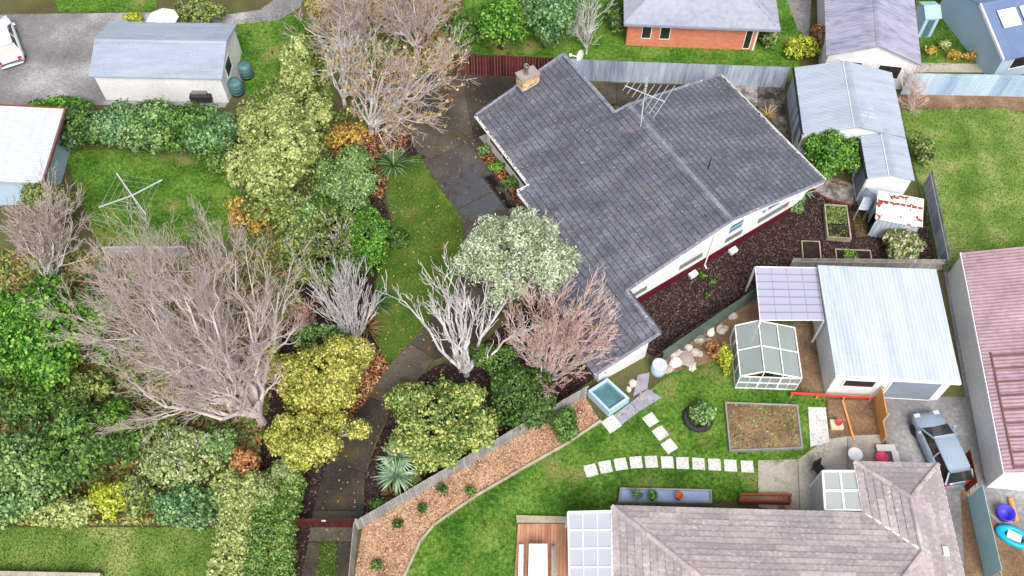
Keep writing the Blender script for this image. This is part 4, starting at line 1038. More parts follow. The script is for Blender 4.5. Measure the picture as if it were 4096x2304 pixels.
MB().hexa(p + Z * .35, (1.35, 0, 0), (0, .55, 0), (0, 0, .45)).build('cover', m_rubber, bb); MB().hexa(p + Vector((.2, .05, .8)), (.95, 0, 0), (.0, .45, 0), (0, 0, .25)).build('hood', m_metal, bb)
for dx in (.08, 1.2):
    for dy in (.06, .45): MB().bar(p + Vector((dx, dy, 0)), p + Vector((dx, dy, .36)), .05).build('leg', m_black, bb)
um = thing('parasol', 'white octagonal parasol behind the long shed', 'parasol', G(655, 135)); p = G(648, 70, 2.2); um_l = V2(p)
um.location = um_l; WL[um] = um_l
MB().tube(um_l, um_l + Z * 2.4, .03, n=8).build('pole', m_alu, um)
mb = MB()
for k in range(8):
    a0, a1 = k * math.pi / 4 + .2, (k + 1) * math.pi / 4 + .2
    mb.poly([um_l + Z * 2.5, um_l + Vector((math.cos(a0) * 1.05, math.sin(a0) * 1.05, 2.1)), um_l + Vector((math.cos(a1) * 1.05, math.sin(a1) * 1.05, 2.1))])
mb.build('canopy', m_white, um)
for k in range(8):
    a0 = k * math.pi / 4 + .2; MB().bar(um_l + Z * 2.46, um_l + Vector((math.cos(a0) * 1.05, math.sin(a0) * 1.05, 2.07)), .02).build('rib', m_alu, um)
MB().lathe(um_l, [(0, 0), (.3, 0), (.3, .08), (0, .1)], 14).build('base', m_rubber, um)
# pale building at the left edge
wa, wb = G(225, 800), G(290, 578); wy = (wb - wa).normalized(); wx = -perp(wy)
wd = thing('pale_building', 'pale blue building with brown edged roof at the left edge', 'building', V2(wa) - wx * 3 + wy * 2); WLn = (wb - wa).length + .6
wa = wa - wy * .3; Dp = 8.0
gwalls(wd, wa - wx * Dp, wx, wy, Dp, WLn, 2.5, 2.5, m_palewall)
p0 = wa + wx * .35 - wy * .4 + Z * 2.45; ly_ = wy * (WLn + .8); rr = -wx * (Dp + .4) + Z * .9
rf = MB().slabup([p0, p0 + ly_, p0 + ly_ + rr, p0 + rr], .08).build('roof', m_paleroof, wd); corr('roof_sheet', p0 + ly_ + Z * .02, -wy, ly_.length, rr, m_paleroof, rf, .14, .018)
MB().hexa(p0 - wx * .02 - Z * .14, ly_, wx * .12, Z * .2).build('gutter', m_brownp, wd); MB().hexa(p0 + ly_ - Z * .1, rr, wy * .06, Z * .16).build('barge_board', m_redwood, wd)
# clothes line
cl = thing('clothes_line', 'rotary clothes line with four crossed arms on the lawn', 'clothes line', G(527, 812)); q = V2(G(527, 780, 1.8)); cl.location = q; WL[cl] = q
MB().tube(q, q + Z * 1.85, .035, n=8).build('pole', m_alu, cl)
arms = [math.radians(a) for a in (-52, 128, 32, 212)]; ends = [q + Vector((math.cos(a) * 1.9, math.sin(a) * 1.9, 1.95)) for a in arms]
for e in ends: MB().bar(q + Z * 1.75, e, .06).build('arm', m_alu, cl)
od = [ends[0], ends[2], ends[1], ends[3]]
for f in (.45, .7, .95):
    for i in range(4):
        a_, b_ = q + Z * 1.75, q + Z * 1.75
        MB().tube(a_.lerp(od[i], f), b_.lerp(od[(i + 1) % 4], f), .006, n=3).build('line', m_alu, cl)
# low wall behind the big bare tree
MB().hexa(G(430, 1030), G(760, 1028) - G(430, 1030), (0, .15, 0), (0, 0, .9)).build('panel', m_greyfence, thing('low_wall', 'low grey wall between lawn and bare trees on the left', 'wall', G(430, 1030)))
MB().hexa(G(-60, 2296), G(420, 2306) - G(-60, 2296), (0, -.2, 0), (0, 0, .6)).build('panel', m_paleconc, thing('low_wall', 'low pale wall in the bottom left corner', 'wall', G(0, 2300)))

# ------------------------------------------------------------ neighbours: top
mbk = bpy.data.materials.new('brick_wall'); mbk.use_nodes = True
n_, l_ = mbk.node_tree.nodes, mbk.node_tree.links; bt = n_.new('ShaderNodeTexBrick'); ge = n_.new('ShaderNodeNewGeometry'); sx_ = n_.new('ShaderNodeSeparateXYZ'); cx_ = n_.new('ShaderNodeCombineXYZ'); ad = n_.new('ShaderNodeMath')
l_.new(ge.outputs['Position'], sx_.inputs[0]); l_.new(sx_.outputs[0], ad.inputs[0]); l_.new(sx_.outputs[1], ad.inputs[1]); l_.new(ad.outputs[0], cx_.inputs[0]); l_.new(sx_.outputs[2], cx_.inputs[1]); l_.new(cx_.outputs[0], bt.inputs[0])
for i, c in ((1, S(192, 100, 74)), (2, S(214, 124, 94)), (3, S(206, 164, 140))): bt.inputs[i].default_value = (*c, 1)
bt.inputs['Scale'].default_value = 1; bt.inputs['Mortar Size'].default_value = .008; bt.inputs['Brick Width'].default_value = .24; bt.inputs['Row Height'].default_value = .085
l_.new(bt.outputs[0], n_['Principled BSDF'].inputs[0]); n_['Principled BSDF'].inputs['Roughness'].default_value = .85
ba, bb_ = G(2502, 182), G(3014, 202); bx = (bb_ - ba).normalized(); by_ = perp(bx); bL = (bb_ - ba).length; bD = 8.5
bh = thing('brick_house', 'orange brick house with grey hipped roof at the top', 'house', (ba + bb_) / 2 + by_ * 4)
gwalls(bh, ba, bx, by_, bL, bD, 2.35, 2.35, mbk)
ov = .6; e0 = ba - bx * .35 - by_ * ov + Z * 2.4; e1 = e0 + bx * (bL + 1.5); e2 = e1 + by_ * (bD + 2 * ov); e3 = e0 + by_ * (bD + 2 * ov); ry = by_ * (bD / 2 + ov) + Z * 1.9
ra_, rb_ = e0 + bx * 4.2 + ry, e1 - bx * 4.2 + ry
def tiled(root, planes, mat, gauge=.37, PL=1.3, lip=.03, under=.12, name='roof', butt=None):
    """roof planes given as polygons whose first edge is the eave; courses of tiles are laid over a solid deck"""
    mb = MB(); tl = MB(); tq = []
    for P in planes:
        P = [Vector(p) for p in P]; mb.slabup(P, under)
        es = (P[1] - P[0]).normalized(); nn = es.cross(P[2] - P[0]).normalized(); et = nn.cross(es)
        if nn.z < 0: es, et, nn = -es, -nn.cross(es) * -1, -nn; et = nn.cross(es)
        uv = [((p - P[0]).dot(es), (p - P[0]).dot(et)) for p in P]; tm = max(t for s, t in uv); R = Matrix((es, et, nn)).transposed(); k = 0
        while k * gauge < tm - .05:
            g_ = min(gauge, tm - k * gauge)
            for a, b in spans(uv, k * gauge + g_ * .5):
                u = a; f = PL * (.35 + .3 * (k % 3))
                while u < b - .02:
                    L = min(f, b - u); f = PL; Vv, Ff, Qq = panel(L, g_, .3, .008, lip); tq += Qq; j = len(tl.v); o = P[0] + es * u + et * (k * gauge) + nn * rnd.uniform(.002, .008)
                    tl.v += [tuple(o + R @ Vector(p)) for p in Vv]; tl.f += [tuple(j + x for x in q) for q in Ff]; u += L
            k += 1
    r = mb.build(name, mat, root); o = place('tiles', tilemesh('tiles', [tuple(Vector(p) - WL[r]) for p in tl.v], tl.f, tq, (mat, butt or mat)), None, r); tag(o, kind='stuff'); return r
br = tiled(bh, [[e0, e1, rb_, ra_], [e1, e2, rb_], [e3, e0, ra_], [e2, e3, ra_, rb_]], m_greyroof, lip=.015)
for a, b in ((e0, ra_), (e1, rb_), (ra_, rb_)): caps(a, b, 'hip_cap', .22, .05, 1.0, m_greyroof, br, .02)
MB().hexa(e0 - Z * .12, e1 - e0, by_ * -.1, Z * .12).build('gutter', m_doorgrey, bh)
for f0, f1 in ((.115, .18), (.255, .325), (.91, .955)): opening(bh, 'window', ba, bb_, .75 if f0 < .9 else .2, 2.0, f0, f1, m_darkpane, fr=m_white, t=.05)
opening(bh, 'corner_board', ba, bb_, .02, 2.3, .985, .998, m_white)
# weathered lilac roof building
va = G(3310, 240); vx = gux.copy(); vy = -guy.copy(); vo = G(3300, 262) 
lr_l = (G(3675, 262, 2.3) - G(3310, 210, 2.3)); vx = Vector((math.cos(math.radians(-9)), math.sin(math.radians(-9)), 0)); vy = perp(vx)
lr0 = V2(G(3318, 212, 2.4)); lr = thing('weathered_building', 'building with streaky weathered lilac grey gable roof at the top', 'building', lr0 + vx * 3 + vy * 4)
lW = (V2(G(3672, 262, 2.3)) - lr0).dot(vx)
gwalls(lr, lr0, vx, vy, lW, 11, 2.4, 3.5, m_whitewall, 'y'); groof(lr, lr0, vx, vy, lW, 11, 2.4, 3.5, .2, m_lilacroof, 'y', .16)
opening(lr, 'window', lr0, lr0 + vx * lW, .9, 1.9, .15, .4, m_darkpane, fr=m_white); opening(lr, 'window', lr0, lr0 + vx * lW, .9, 1.9, .6, .85, m_darkpane, fr=m_white)
# blue roofed house at the top right corner
bq0, bq1 = V2(G(4012, 244, 2.2)), V2(G(3948, 72, 3.3)); bvy = (bq1 - bq0).normalized(); bvx = -perp(bvy); br0 = bq0 + bvx * .35 + bvy * .35
bu = thing('blue_roofed_house', 'house with blue steel roof in the top right corner', 'house', br0 + bvx * 3)
gwalls(bu, br0, bvx, bvy, 9, 7, 2.3, 3.5, m_palewall); br2 = groof(bu, br0, bvx, bvy, 9, 7, 2.3, 3.5, .35, m_deepblue, 'x', .2)
MB().hexa(br0 - bvx * .4 - bvy * .35 + Z * 2.16, bvy * 3.85 + Z * 1.28, bvx * .1, Z * .2).build('barge_board', m_white, bu)
for k in range(3):
    MB().hexa(br0 + bvx * (.5 + 1.6 * k) + bvy * 1.6 + Z * 2.98, bvx * 1.3, bvy * 1.2 + Z * .41, Vector((0, -.02, .06))).build('roof_panel', m_sheetwhite, bu)
opening(bu, 'window', br0, br0 + bvx * 9, .9, 1.9, .1, .3, m_darkpane, fr=m_white)
# small teal shed
ta, tb = G(3668, 150), G(3722, 148); tsx = (tb - ta).normalized(); tsy = perp(tsx)
ts, *_ = gable_building('garden_shed', 'tiny pale teal shed beside the lush lawn at the top right', 'shed', ta, tb, 1.5, 1.7, 2.0, m_palewall, m_teal, .08)
opening(ts, 'door', ta, tb, .05, 1.5, .25, .75, m_tealbin)
corrfence('corrugated_fence', 'pale blue corrugated fence at the top right corner', [G(3600, 378), G(4200, 390)], 1.9, M('pale_blue_fence', [S(140, 166, 194), S(172, 196, 218), S(196, 216, 232)], rough=.5, scale=.8, rand=.25, stretch=(2, 2, .3)), pitch=.12)

# ------------------------------------------------------------ neighbours: right and bottom
P4 = [G(3342, 1502, 2.5), G(3844, 1530, 2.5), G(3745, 1077, 2.7), G(3270, 1061, 2.7)]
ng = thing('garage', 'white double garage with flat pale blue roof on the right', 'garage', V2(sum(P4, Vector()) / 4))
ins = inset(P4, .2); mb = MB()
for i in range(4):
    a, b = ins[i], ins[(i + 1) % 4]; za, zb = (2.44, 2.44) if i == 0 else ((2.64, 2.64) if i == 2 else ((2.44, 2.64) if i == 1 else (2.64, 2.44)))
    mb.poly([a, b, b + Z * zb, a + Z * za])
mb.build('wall', m_whitewall, ng)
r_ = MB().slabup(P4, .06).build('roof', m_paleroof, ng)
ex = (P4[1] - P4[0]); corr('roof_sheet', P4[0] + Z * .02, ex, ex.length, P4[3] - P4[0], m_paleroof, r_, .2, .02)
MB().hexa(P4[0] - Z * .12 - (P4[3] - P4[0]).normalized() * .1, ex, (P4[3] - P4[0]).normalized() * .1, Z * .13).build('gutter', m_white, ng)
opening(ng, 'garage_door', ins[0], ins[1], .04, 2.05, .5, .92, m_doorgrey, fr=m_white)
opening(ng, 'window', ins[0], ins[1], 1.1, 1.75, .1, .36, m_darkpane, fr=m_white)
# pergola with translucent sheets
pc = [G(3042, 1282, 2.3), G(3296, 1282, 2.3), G(3266, 1072, 2.45), G(3022, 1068, 2.45)]
pg = thing('pergola', 'pergola with lilac translucent sheet roof beside the pale roofed garage', 'pergola', V2(sum(pc, Vector()) / 4))
for i in range(4):
    a, b = pc[0].lerp(pc[1], i / 4), pc[0].lerp(pc[1], (i + 1) / 4); c_, d_ = pc[3].lerp(pc[2], (i + 1) / 4), pc[3].lerp(pc[2], i / 4)
    MB().slabup([a.lerp(b, .02), b.lerp(a, .02), c_.lerp(d_, .02), d_.lerp(c_, .02)], .012).build('roof_sheet', glass('lilac_polycarbonate', S(180, 178, 202), .3, .82) if i == 0 else bpy.data.materials['lilac_polycarbonate'], pg)
for i in range(9): f = i / 8; MB().bar(pc[0].lerp(pc[1], f) - Z * .06, pc[3].lerp(pc[2], f) - Z * .06, .05, .09).build('rafter', m_doorgrey if i % 8 else m_white, pg)
for i in range(8): f = i / 7; MB().bar(pc[0].lerp(pc[3], f) + Z * .03, pc[1].lerp(pc[2], f) + Z * .03, .04, .03).build('batten', m_white if i in (0, 7) else m_doorgrey, pg)
for q in pc: MB().bar((q.x, q.y, 0), (q.x, q.y, q.z - .05), .1).build('post', m_white, pg)
# greenhouse
ha, hb = G(2940, 1552), G(3180, 1560); hx = (hb - ha).normalized(); hy = perp(hx); hL = (hb - ha).length; hD = 3.0
gh = thing('greenhouse', 'white framed glass greenhouse with pots inside', 'greenhouse', (ha + hb) / 2 + hy * 1.5)
gm = glass('greenhouse_glass', S(176, 188, 186), .06, .45); h1, h2_ = 1.35, 1.95
def gq(x, y, z): return ha + hx * (x * hL) + hy * (y * hD) + Z * z
def zz(x): return h1 + (h2_ - h1) * (1 - abs(x - .35) / (.35 if x < .35 else .65))
cols = [0, .35, .68, 1]
for j in range(2):
    for i in range(3):
        x0, x1, y0, y1 = cols[i], cols[i + 1], j / 2, (j + 1) / 2
        MB().slabup([gq(x0 + .02, y0 + .02, zz(x0 + .001 if i else 0)), gq(x1 - .02, y0 + .02, zz(x1)), gq(x1 - .02, y1 - .02, zz(x1)), gq(x0 + .02, y1 - .02, zz(x0 + .001 if i else 0))], .006).build('roof_pane', gm, gh)
for i in range(6):
    MB().hexa(gq(i / 6 + .012, 0, .1), hx * (hL / 6 * .86), hy * .01, Z * (h1 - .15)).build('wall_pane', gm, gh)
for s_ in (0, 1):
    for j in range(4): MB().hexa(gq(s_, j / 4 + .02, .1), hy * (hD / 4 * .88), hx * .01, Z * (h1 - .15)).build('wall_pane', gm, gh)
fr = MB()
for x in cols:
    fr.bar(gq(x, 0, zz(x) + .02), gq(x, 1, zz(x) + .02), .06); fr.bar(gq(x, 0, 0), gq(x, 0, zz(x)), .05); fr.bar(gq(x, 1, 0), gq(x, 1, zz(x)), .05)
for y in (0, .5, 1):
    for a, b in zip(cols, cols[1:]): fr.bar(gq(a, y, zz(a) + .02), gq(b, y, zz(b) + .02), .06)
for k in range(7): fr.bar(gq(k / 6, 0, 0), gq(k / 6, 0, h1), .04)
for z in (.06, .7, h1): fr.bar(gq(0, -.003, z), gq(1, -.003, z), .05)
for s_ in (0, 1):
    for z in (.06, h1): fr.bar(gq(s_, 0, z), gq(s_, 1, z), .05)
    for k in range(5): fr.bar(gq(s_, k / 4, 0), gq(s_, k / 4, h1), .04)
fr.build('frame', m_white, gh)
def pot(label, p, r, h, pm_, lm=None, n=160, ls=.06, group=None, name='potted_plant'):
    p = Vector(p); t = thing(name, label, 'pot', p, group)
    MB().lathe(p, [(0, 0), (r * .75, 0), (r, h), (r * .9, h), (r * .85, h * .85), (0, h * .85)], 14).build('pot', pm_, t, True)
    if lm: crown(t, 'leaves', [(p.x, p.y, p.z + h + r * .6, r * 1.2, r * 1.2, r * .9)], n, ls, lm)
    return t
for k, (x, y, m1, m2, lab) in enumerate(((.09, .16, m_cyan, None, 'cyan tub inside the greenhouse'), (.3, .12, m_terracotta, m_bright, 'leafy green pot on the left in greenhouse front row'), (.42, .3, m_terracotta, m_bright, 'leafy green pot in the greenhouse back row'),
                                          (.55, .12, m_terracotta, m_green, 'dark green potted plant in the middle of the greenhouse'), (.68, .3, m_terracotta, m_bright, 'leafy green pot at the right back of the greenhouse'), (.87, .16, m_terracotta, m_olive, 'olive potted plant at the right end of the greenhouse'))):
    pot(lab, gq(x, y, 0), .2, .35, m1, m2, 200, .06)
# purple roofed building at the right edge
ua, ub = G(3788, 1100), G(3945, 1950); uy_ = (ua - ub).normalized(); ux_ = -perp(uy_); UL = (ua - ub).length
pb = thing('purple_roofed_building', 'long white building with faded purple roof at the right edge', 'building', V2(ub) + ux_ * 3 + uy_ * 5)
gwalls(pb, ub, ux_, uy_, 7.5, UL, 2.1, 3.4, m_whitewall, 'y'); pr = groof(pb, ub, ux_, uy_, 7.5, UL, 2.1, 3.4, .04, m_purple, 'y', .2)
kk = 1.3 / 3.75
def pq(x, y): return ub + ux_ * x + uy_ * y + Z * (2.1 + kk * x + .1)
for k in range(9): MB().bar(pq(.35, .2 + k * .75), pq(3.2, .2 + k * .75), .07, .05).build('batten', m_brownp, pb)
for x in (.35, 2.4): MB().bar(pq(x, .1), pq(x, 6.4), .07, .05).build('batten', m_brownp, pb)
MB().hexa(ub - ux_ * .1 - uy_ * .1 + Z * 1.98, uy_ * (UL + .2), ux_ * .1, Z * .12).build('gutter', m_white, pb)
# house with pinkish tiled hip roof, bottom right
c1 = G(2448, 2024, 2.4); cj = G(3455, 2052, 2.4); mx_ = V2(cj - c1).normalized(); my_ = -perp(mx_); cE = G(3752, 1856, 2.4); cW = G(3420, 1848, 2.4)
X1 = (V2(cE) - V2(c1)).dot(mx_); Xw = (V2(cW) + V2(cj) - 2 * V2(c1)).dot(mx_) / 2; Dw = -(V2(cE) - V2(c1)).dot(my_); wh = (X1 - Xw) / 2; DD = 9.5; kr = .42
def np_(x, y, r=0): return V2(c1) + mx_ * x + my_ * y + Z * (2.4 + r * kr)
nh = thing('tiled_house', 'house with pinkish grey tiled hip roof at the bottom right', 'house', V2(np_(X1 / 2, DD / 2)))
Vv_ = np_(Xw + wh, wh, wh); E1 = np_(X1 - DD / 2, DD / 2, DD / 2); E0 = np_(DD / 2, DD / 2, DD / 2); Wt = np_(Xw + wh, -Dw + wh, wh)
nr = tiled(nh, [[np_(Xw, 0), np_(0, 0), E0, E1, Vv_], [np_(0, 0), np_(0, DD), E0], [np_(X1, DD), np_(X1, -Dw), Wt, Vv_, E1], [np_(X1, -Dw), np_(Xw, -Dw), Wt], [np_(Xw, -Dw), np_(Xw, 0), Vv_, Wt], [np_(0, DD), np_(X1, DD), E1, E0]], m_pinktile, .34, 1.2, .04, butt=m_pinklapshade)
for a, b in ((np_(0, 0), E0), (E0, E1), (Vv_, Wt), (Wt, np_(X1, -Dw)), (Wt, np_(Xw, -Dw)), (Vv_, E1)): caps(a, b, 'hip_cap', .24, .06, .45, m_pinktile, nr, .02)
MB().bar(np_(Xw, 0) + Z * .03, Vv_ + Z * .03, .2, .02).build('valley_flashing', m_white, nr)
w_ = MB(); fp = [(0.5, .5), (Xw + .5, .5), (Xw + .5, -Dw + .5), (X1 - .5, -Dw + .5), (X1 - .5, DD - .5), (.5, DD - .5)]
for a, b in zip(fp, fp[1:] + fp[:1]): p, q = V2(np_(*a)), V2(np_(*b)); w_.poly([p, q, q + Z * 2.35, p + Z * 2.35])
w_.build('wall', m_whitewall, nh)
gt_ = MB()
for a, b in (((0, 0), (Xw, 0)), ((Xw, -Dw), (X1, -Dw)), ((X1, -Dw), (X1, DD)), ((0, DD), (0, 0)), ((Xw, 0), (Xw, -Dw))): gt_.bar(np_(*a) - Z * .06, np_(*b) - Z * .06, .1, .1)
gt_.build('gutter', m_white, nh)
MB().hexa(np_(X1 - .9, 1.6, .9) + Z * .03, mx_ * .3 - Z * .12, my_ * .4, Z * .12).build('skylight', m_white, nh)
# conservatory
cv = [G(3300, 2040, 2.15), G(3455, 2040, 2.3), G(3428, 1885, 2.3), G(3290, 1885, 2.15)]
co = thing('conservatory', 'small white framed glass conservatory in the corner of the tiled house', 'conservatory', V2(sum(cv, Vector()) / 4)); cg = glass('conservatory_glass', S(190, 196, 196), .08, .6)
for i in range(2):
    for j in range(2):
        f = lambda x, y: cv[0].lerp(cv[1], x).lerp(cv[3].lerp(cv[2], x), y)
        MB().slabup([f(i / 2 + .02, j / 2 + .02), f(i / 2 + .48, j / 2 + .02), f(i / 2 + .48, j / 2 + .48), f(i / 2 + .02, j / 2 + .48)], .01).build('roof_pane', cg, co)
fr = MB()
for k in range(3): fr.bar(cv[0].lerp(cv[1], k / 2), cv[3].lerp(cv[2], k / 2), .09); fr.bar(cv[0].lerp(cv[3], k / 2), cv[1].lerp(cv[2], k / 2), .09)
for q in cv: fr.bar((q.x, q.y, 0), q, .08)
fr.build('frame', m_white, co)
MB().hexa(V2(cv[0]) + Z * .05, V2(cv[3] - cv[0]), Vector((.01, 0, 0)), Z * 1.95).build('wall_pane', cg, co); MB().hexa(V2(cv[3]) + Z * .05, V2(cv[2] - cv[3]), Vector((0, .01, 0)), Z * 1.95).build('wall_pane', cg, co)
# patio cover, deck, table and benches
dk0 = [G(2072, 2100), G(2276, 2100), G(2276, 2345), G(2056, 2345)]
dk = thing('timber_deck', 'warm brown timber deck beside the white patio roof', 'deck', V2(sum(dk0, Vector()) / 4)); nb = 17
for i in range(nb):
    a, b = dk0[0].lerp(dk0[1], i / nb), dk0[0].lerp(dk0[1], (i + .93) / nb); c_, d_ = dk0[3].lerp(dk0[2], (i + .93) / nb), dk0[3].lerp(dk0[2], i / nb); MB().prism([a, b, c_, d_], .02, .16).build('board', m_deck, dk)
MB().prism([G(2064, 2066), G(2278, 2072), G(2276, 2097), G(2068, 2094)], .0, .22).build('border', m_timber, dk)
pcv = [G(2278, 2345, 2.25), G(2448, 2345, 2.3), G(2446, 2046, 2.3), G(2272, 2050, 2.25)]
pcr = thing('patio_cover', 'white translucent sheet roof over the patio beside the deck', 'canopy', V2(sum(pcv, Vector()) / 4)); pcm = glass('white_polycarbonate', S(182, 184, 196), .35, .88)
for i in range(3):
    for j in range(4):
        f = lambda x, y: pcv[0].lerp(pcv[1], x).lerp(pcv[3].lerp(pcv[2], x), y)
        MB().slabup([f(i / 3 + .01, j / 4 + .01), f(i / 3 + .325, j / 4 + .01), f(i / 3 + .325, j / 4 + .243), f(i / 3 + .01, j / 4 + .243)], .012).build('roof_sheet', pcm, pcr)
fr = MB()
for k in range(4): fr.bar(pcv[0].lerp(pcv[1], k / 3) + Z * .02, pcv[3].lerp(pcv[2], k / 3) + Z * .02, .07 if k in (0, 3) else .04)
for k in range(5): fr.bar(pcv[0].lerp(pcv[3], k / 4) + Z * .02, pcv[1].lerp(pcv[2], k / 4) + Z * .02, .05 if k < 4 else .09)
for q in pcv: fr.bar((q.x, q.y, 0), q, .09)
fr.build('frame', m_white, pcr)
def table(name, label, cat, a, b, c, d, h, mat, t=.05):
    P = [V2(G(*q, h)) for q in (a, b, c, d)]; r = thing(name, label, cat, sum(P, Vector()) / 4)
    n = 4
    for i in range(n): p, q, s, u = P[0].lerp(P[1], i / n), P[0].lerp(P[1], (i + .94) / n), P[3].lerp(P[2], (i + .94) / n), P[3].lerp(P[2], i / n); MB().prism([p, q, s, u], h - t, h).build('plank', mat, r)
    for q in inset(P, .08): MB().bar(q, q + Z * (h - t), .07).build('leg', mat, r)
    return r
table('outdoor_table', 'white outdoor table standing on the timber deck', 'table', (2112, 2345), (2192, 2345), (2190, 2175), (2116, 2175), .9, m_white)
table('bench', 'white bench on the left of the deck table', 'bench', (2072, 2345), (2092, 2345), (2094, 2178), (2076, 2178), .6, m_white)
table('bench', 'white bench on the right of the deck table', 'bench', (2206, 2345), (2228, 2345), (2226, 2184), (2206, 2184), .6, m_paleconc)
tr = raised_bed('long planter trough with pale blue lining along the tiled house', G(2478, 1958), G(2842, 1966), G(2845, 2020), G(2470, 2016), .3, m_greyfence, m_tarp, t=.08)
pot('round terracotta pot in the pale blue trough', G(2712, 1990, .22), .2, .35, m_terracotta)
pot('low bushy green plant in the pale blue trough', G(2605, 1992, .22), .17, .25, m_tealbin, m_bright, 260); pot('grey green plant at the left of the pale blue trough', G(2545, 1988, .22), .17, .25, m_tealbin, m_tealgreen, 260)
raised_bed('red brown timber planter box at the edge of the patio', G(2952, 1984), G(3158, 1988), G(3156, 2022), G(2950, 2018), .45, m_redwood, m_dirt, t=.09)
nb_ = [G(2896, 1614), G(3187, 1625), G(3209, 1800), G(2915, 1810)]
bd = raised_bed('large square bed of bare brown earth on the neighbour lawn', *nb_, .22, m_greyfence, m_dirt, t=.08)
flakes('weeds', nb_, 500, .06, .17, m_olive, bd)
# stepping stones
st_ = [(655, 690, 14), (760, 665, 11), (870, 645, 8), (980, 632, 5), (1090, 628, 2), (1205, 632, 0), (1315, 637, -2), (1430, 642, -3), (1545, 648, -3), (1660, 655, -3), (1780, 662, -2)]
pvm = MB().prism([(-.31, -.31), (.31, -.31), (.31, .31), (-.31, .31)], 0, .05).mesh('stepping_stone')
def paver(label, x, y, a, group, s=1.0):
    o = place('stepping_stone', pvm, m_paver, None, G(x, y) + Z * .012, (0, 0, math.radians(a)), (s, s, 1)); tag(o, label, 'paver', group)
ords = ['leftmost', 'second from the left', 'third from the left', 'fourth from the left', 'fifth from the left', 'middle', 'fifth from the right', 'fourth from the right', 'third from the right', 'second from the right', 'rightmost']
for (x, y, a), o_ in zip(st_, ords): paver('pale square stepping stone, %s of the curved row of eleven' % o_, 2000 + x * .5548, 1500 + y * .5548, a, 'curved row of stepping stones')
for (x, y), o_ in zip(((1085, 325), (1155, 420), (1220, 515)), ('highest', 'middle', 'lowest')): paver('pale square stepping stone, %s of the three in the short diagonal row' % o_, 2000 + x * .5548, 1500 + y * .5548, 33, 'short diagonal row of stepping stones', 1.02)
paver('larger pale slab beside the raised pond on the lawn', 2446, 1697, 35, None, 1.25)
# tyre planter
tp_ = G(2790, 1678); ty = thing('tyre_planter', 'large black tyre planter with a leafy green plant on the lawn', 'planter', tp_)
MB().lathe(tp_, [(.5, .02), (.72, .04), (.8, .16), (.72, .3), (.55, .32), (.5, .2)], 26).build('tyre', m_rubber, ty, True)
MB().lathe(tp_, [(0, .2), (.52, .2)], 20).build('soil', m_soil, ty)
crown(ty, 'leaves', lobes_for((tp_.x + .2, tp_.y, .55), .62, .6, .4, 6), 1500, .1, m_feather)
# timber edging of the bark bed
et_ = [(2399, 1683), (2266, 1772), (2100, 1866), (1899, 1983), (1732, 2099), (1677, 2166), (1612, 2310), (1600, 2340)]; eg = thing('timber_edging', 'pale timber edging between the orange bark bed and lawn', 'edging', G(1900, 1983))
for a, b in zip(et_, et_[1:]): a, b = G(*a), G(*b); MB().hexa(a - (b - a).normalized() * .02, b - a, perp((b - a).normalized()) * .12, Z * .14).build('board', m_timber, eg)
# raised pond, paving and rocks
rp = [G(2352, 1562, .6), G(2437, 1648, .6), G(2518, 1592, .6), G(2430, 1512, .6)]
pd = raised_bed('raised pale blue pond tank beside the white house wall', *rp, .6, m_palewall, m_water, t=.12, name='raised_pond')
slabs('paving', [[(2448, 1668), (2520, 1612), (2556, 1648), (2480, 1706)], [(2520, 1612), (2590, 1556), (2650, 1592), (2556, 1648)], [(2530, 1590), (2550, 1500), (2600, 1490), (2590, 1556)]], m_paving)
ba_ = G(2630, 1490); br_ = thing('water_barrel', 'pale blue grey water barrel near the green fence', 'barrel', ba_)
MB().lathe(ba_, [(0, 0), (.36, 0), (.42, .4), (.38, .85), (.36, .88), (.0, .9)], 18).build('body', m_palewall, br_, True); MB().lathe(ba_ + Z * .88, [(.39, -.05), (.39, .03), (0, .04)], 18).build('lid', m_alu, br_)
def rock(px, py, r, label, group='pale rocks beside the green fence'):
    b = bpy.data.meshes.new('rock'); import bmesh
    bm_ = bmesh.new(); bmesh.ops.create_icosphere(bm_, subdivisions=2, radius=1)
    sx, sy, sz = rnd.uniform(.8, 1.3), rnd.uniform(.7, 1.1), rnd.uniform(.4, .65); ph_ = [rv(1.0) for _ in range(3)]
    for v_ in bm_.verts:
        k = 1 + .34 * sum(math.sin(2.2 * v_.co.dot(q) + i) for i, q in enumerate(ph_)) / 1.5 + rnd.uniform(-.07, .07); v_.co = Vector((v_.co.x * sx, v_.co.y * sy, v_.co.z * sz)) * k * r
    bm_.to_mesh(b); bm_.free(); p = G(px, py)
    tag(place('rock', b, m_stone, None, p + Z * r * .25, (0, 0, rnd.uniform(0, 6))), label, 'rock', group)
for x, y, r, lab in ((2672, 1478, .26, 'pale rock beside the water barrel'), (2700, 1452, .34, 'broad pale rock right of the water barrel'), (2706, 1416, .3, 'pale rock touching the green fence at the lower end'), (2745, 1434, .4, 'largest pale rock in the middle of the rockery'),
                     (2752, 1392, .24, 'small pale rock between the big rock and green fence'), (2790, 1416, .3, 'pale rock right of the largest rockery rock'), (2800, 1368, .36, 'pale rock near the green fence halfway to the pergola'), (2838, 1376, .26, 'pale rock left of the brown dry shrub'),
                     (2846, 1330, .3, 'pale rock near the green fence above the dry shrub'), (2890, 1322, .28, 'pale rock close to the greenhouse corner'), (2930, 1268, .24, 'pale rock below the pergola edge by the green fence'), (2770, 1470, .2, 'small pale rock on the lawn side of the rockery')): rock(x, y, r, lab)
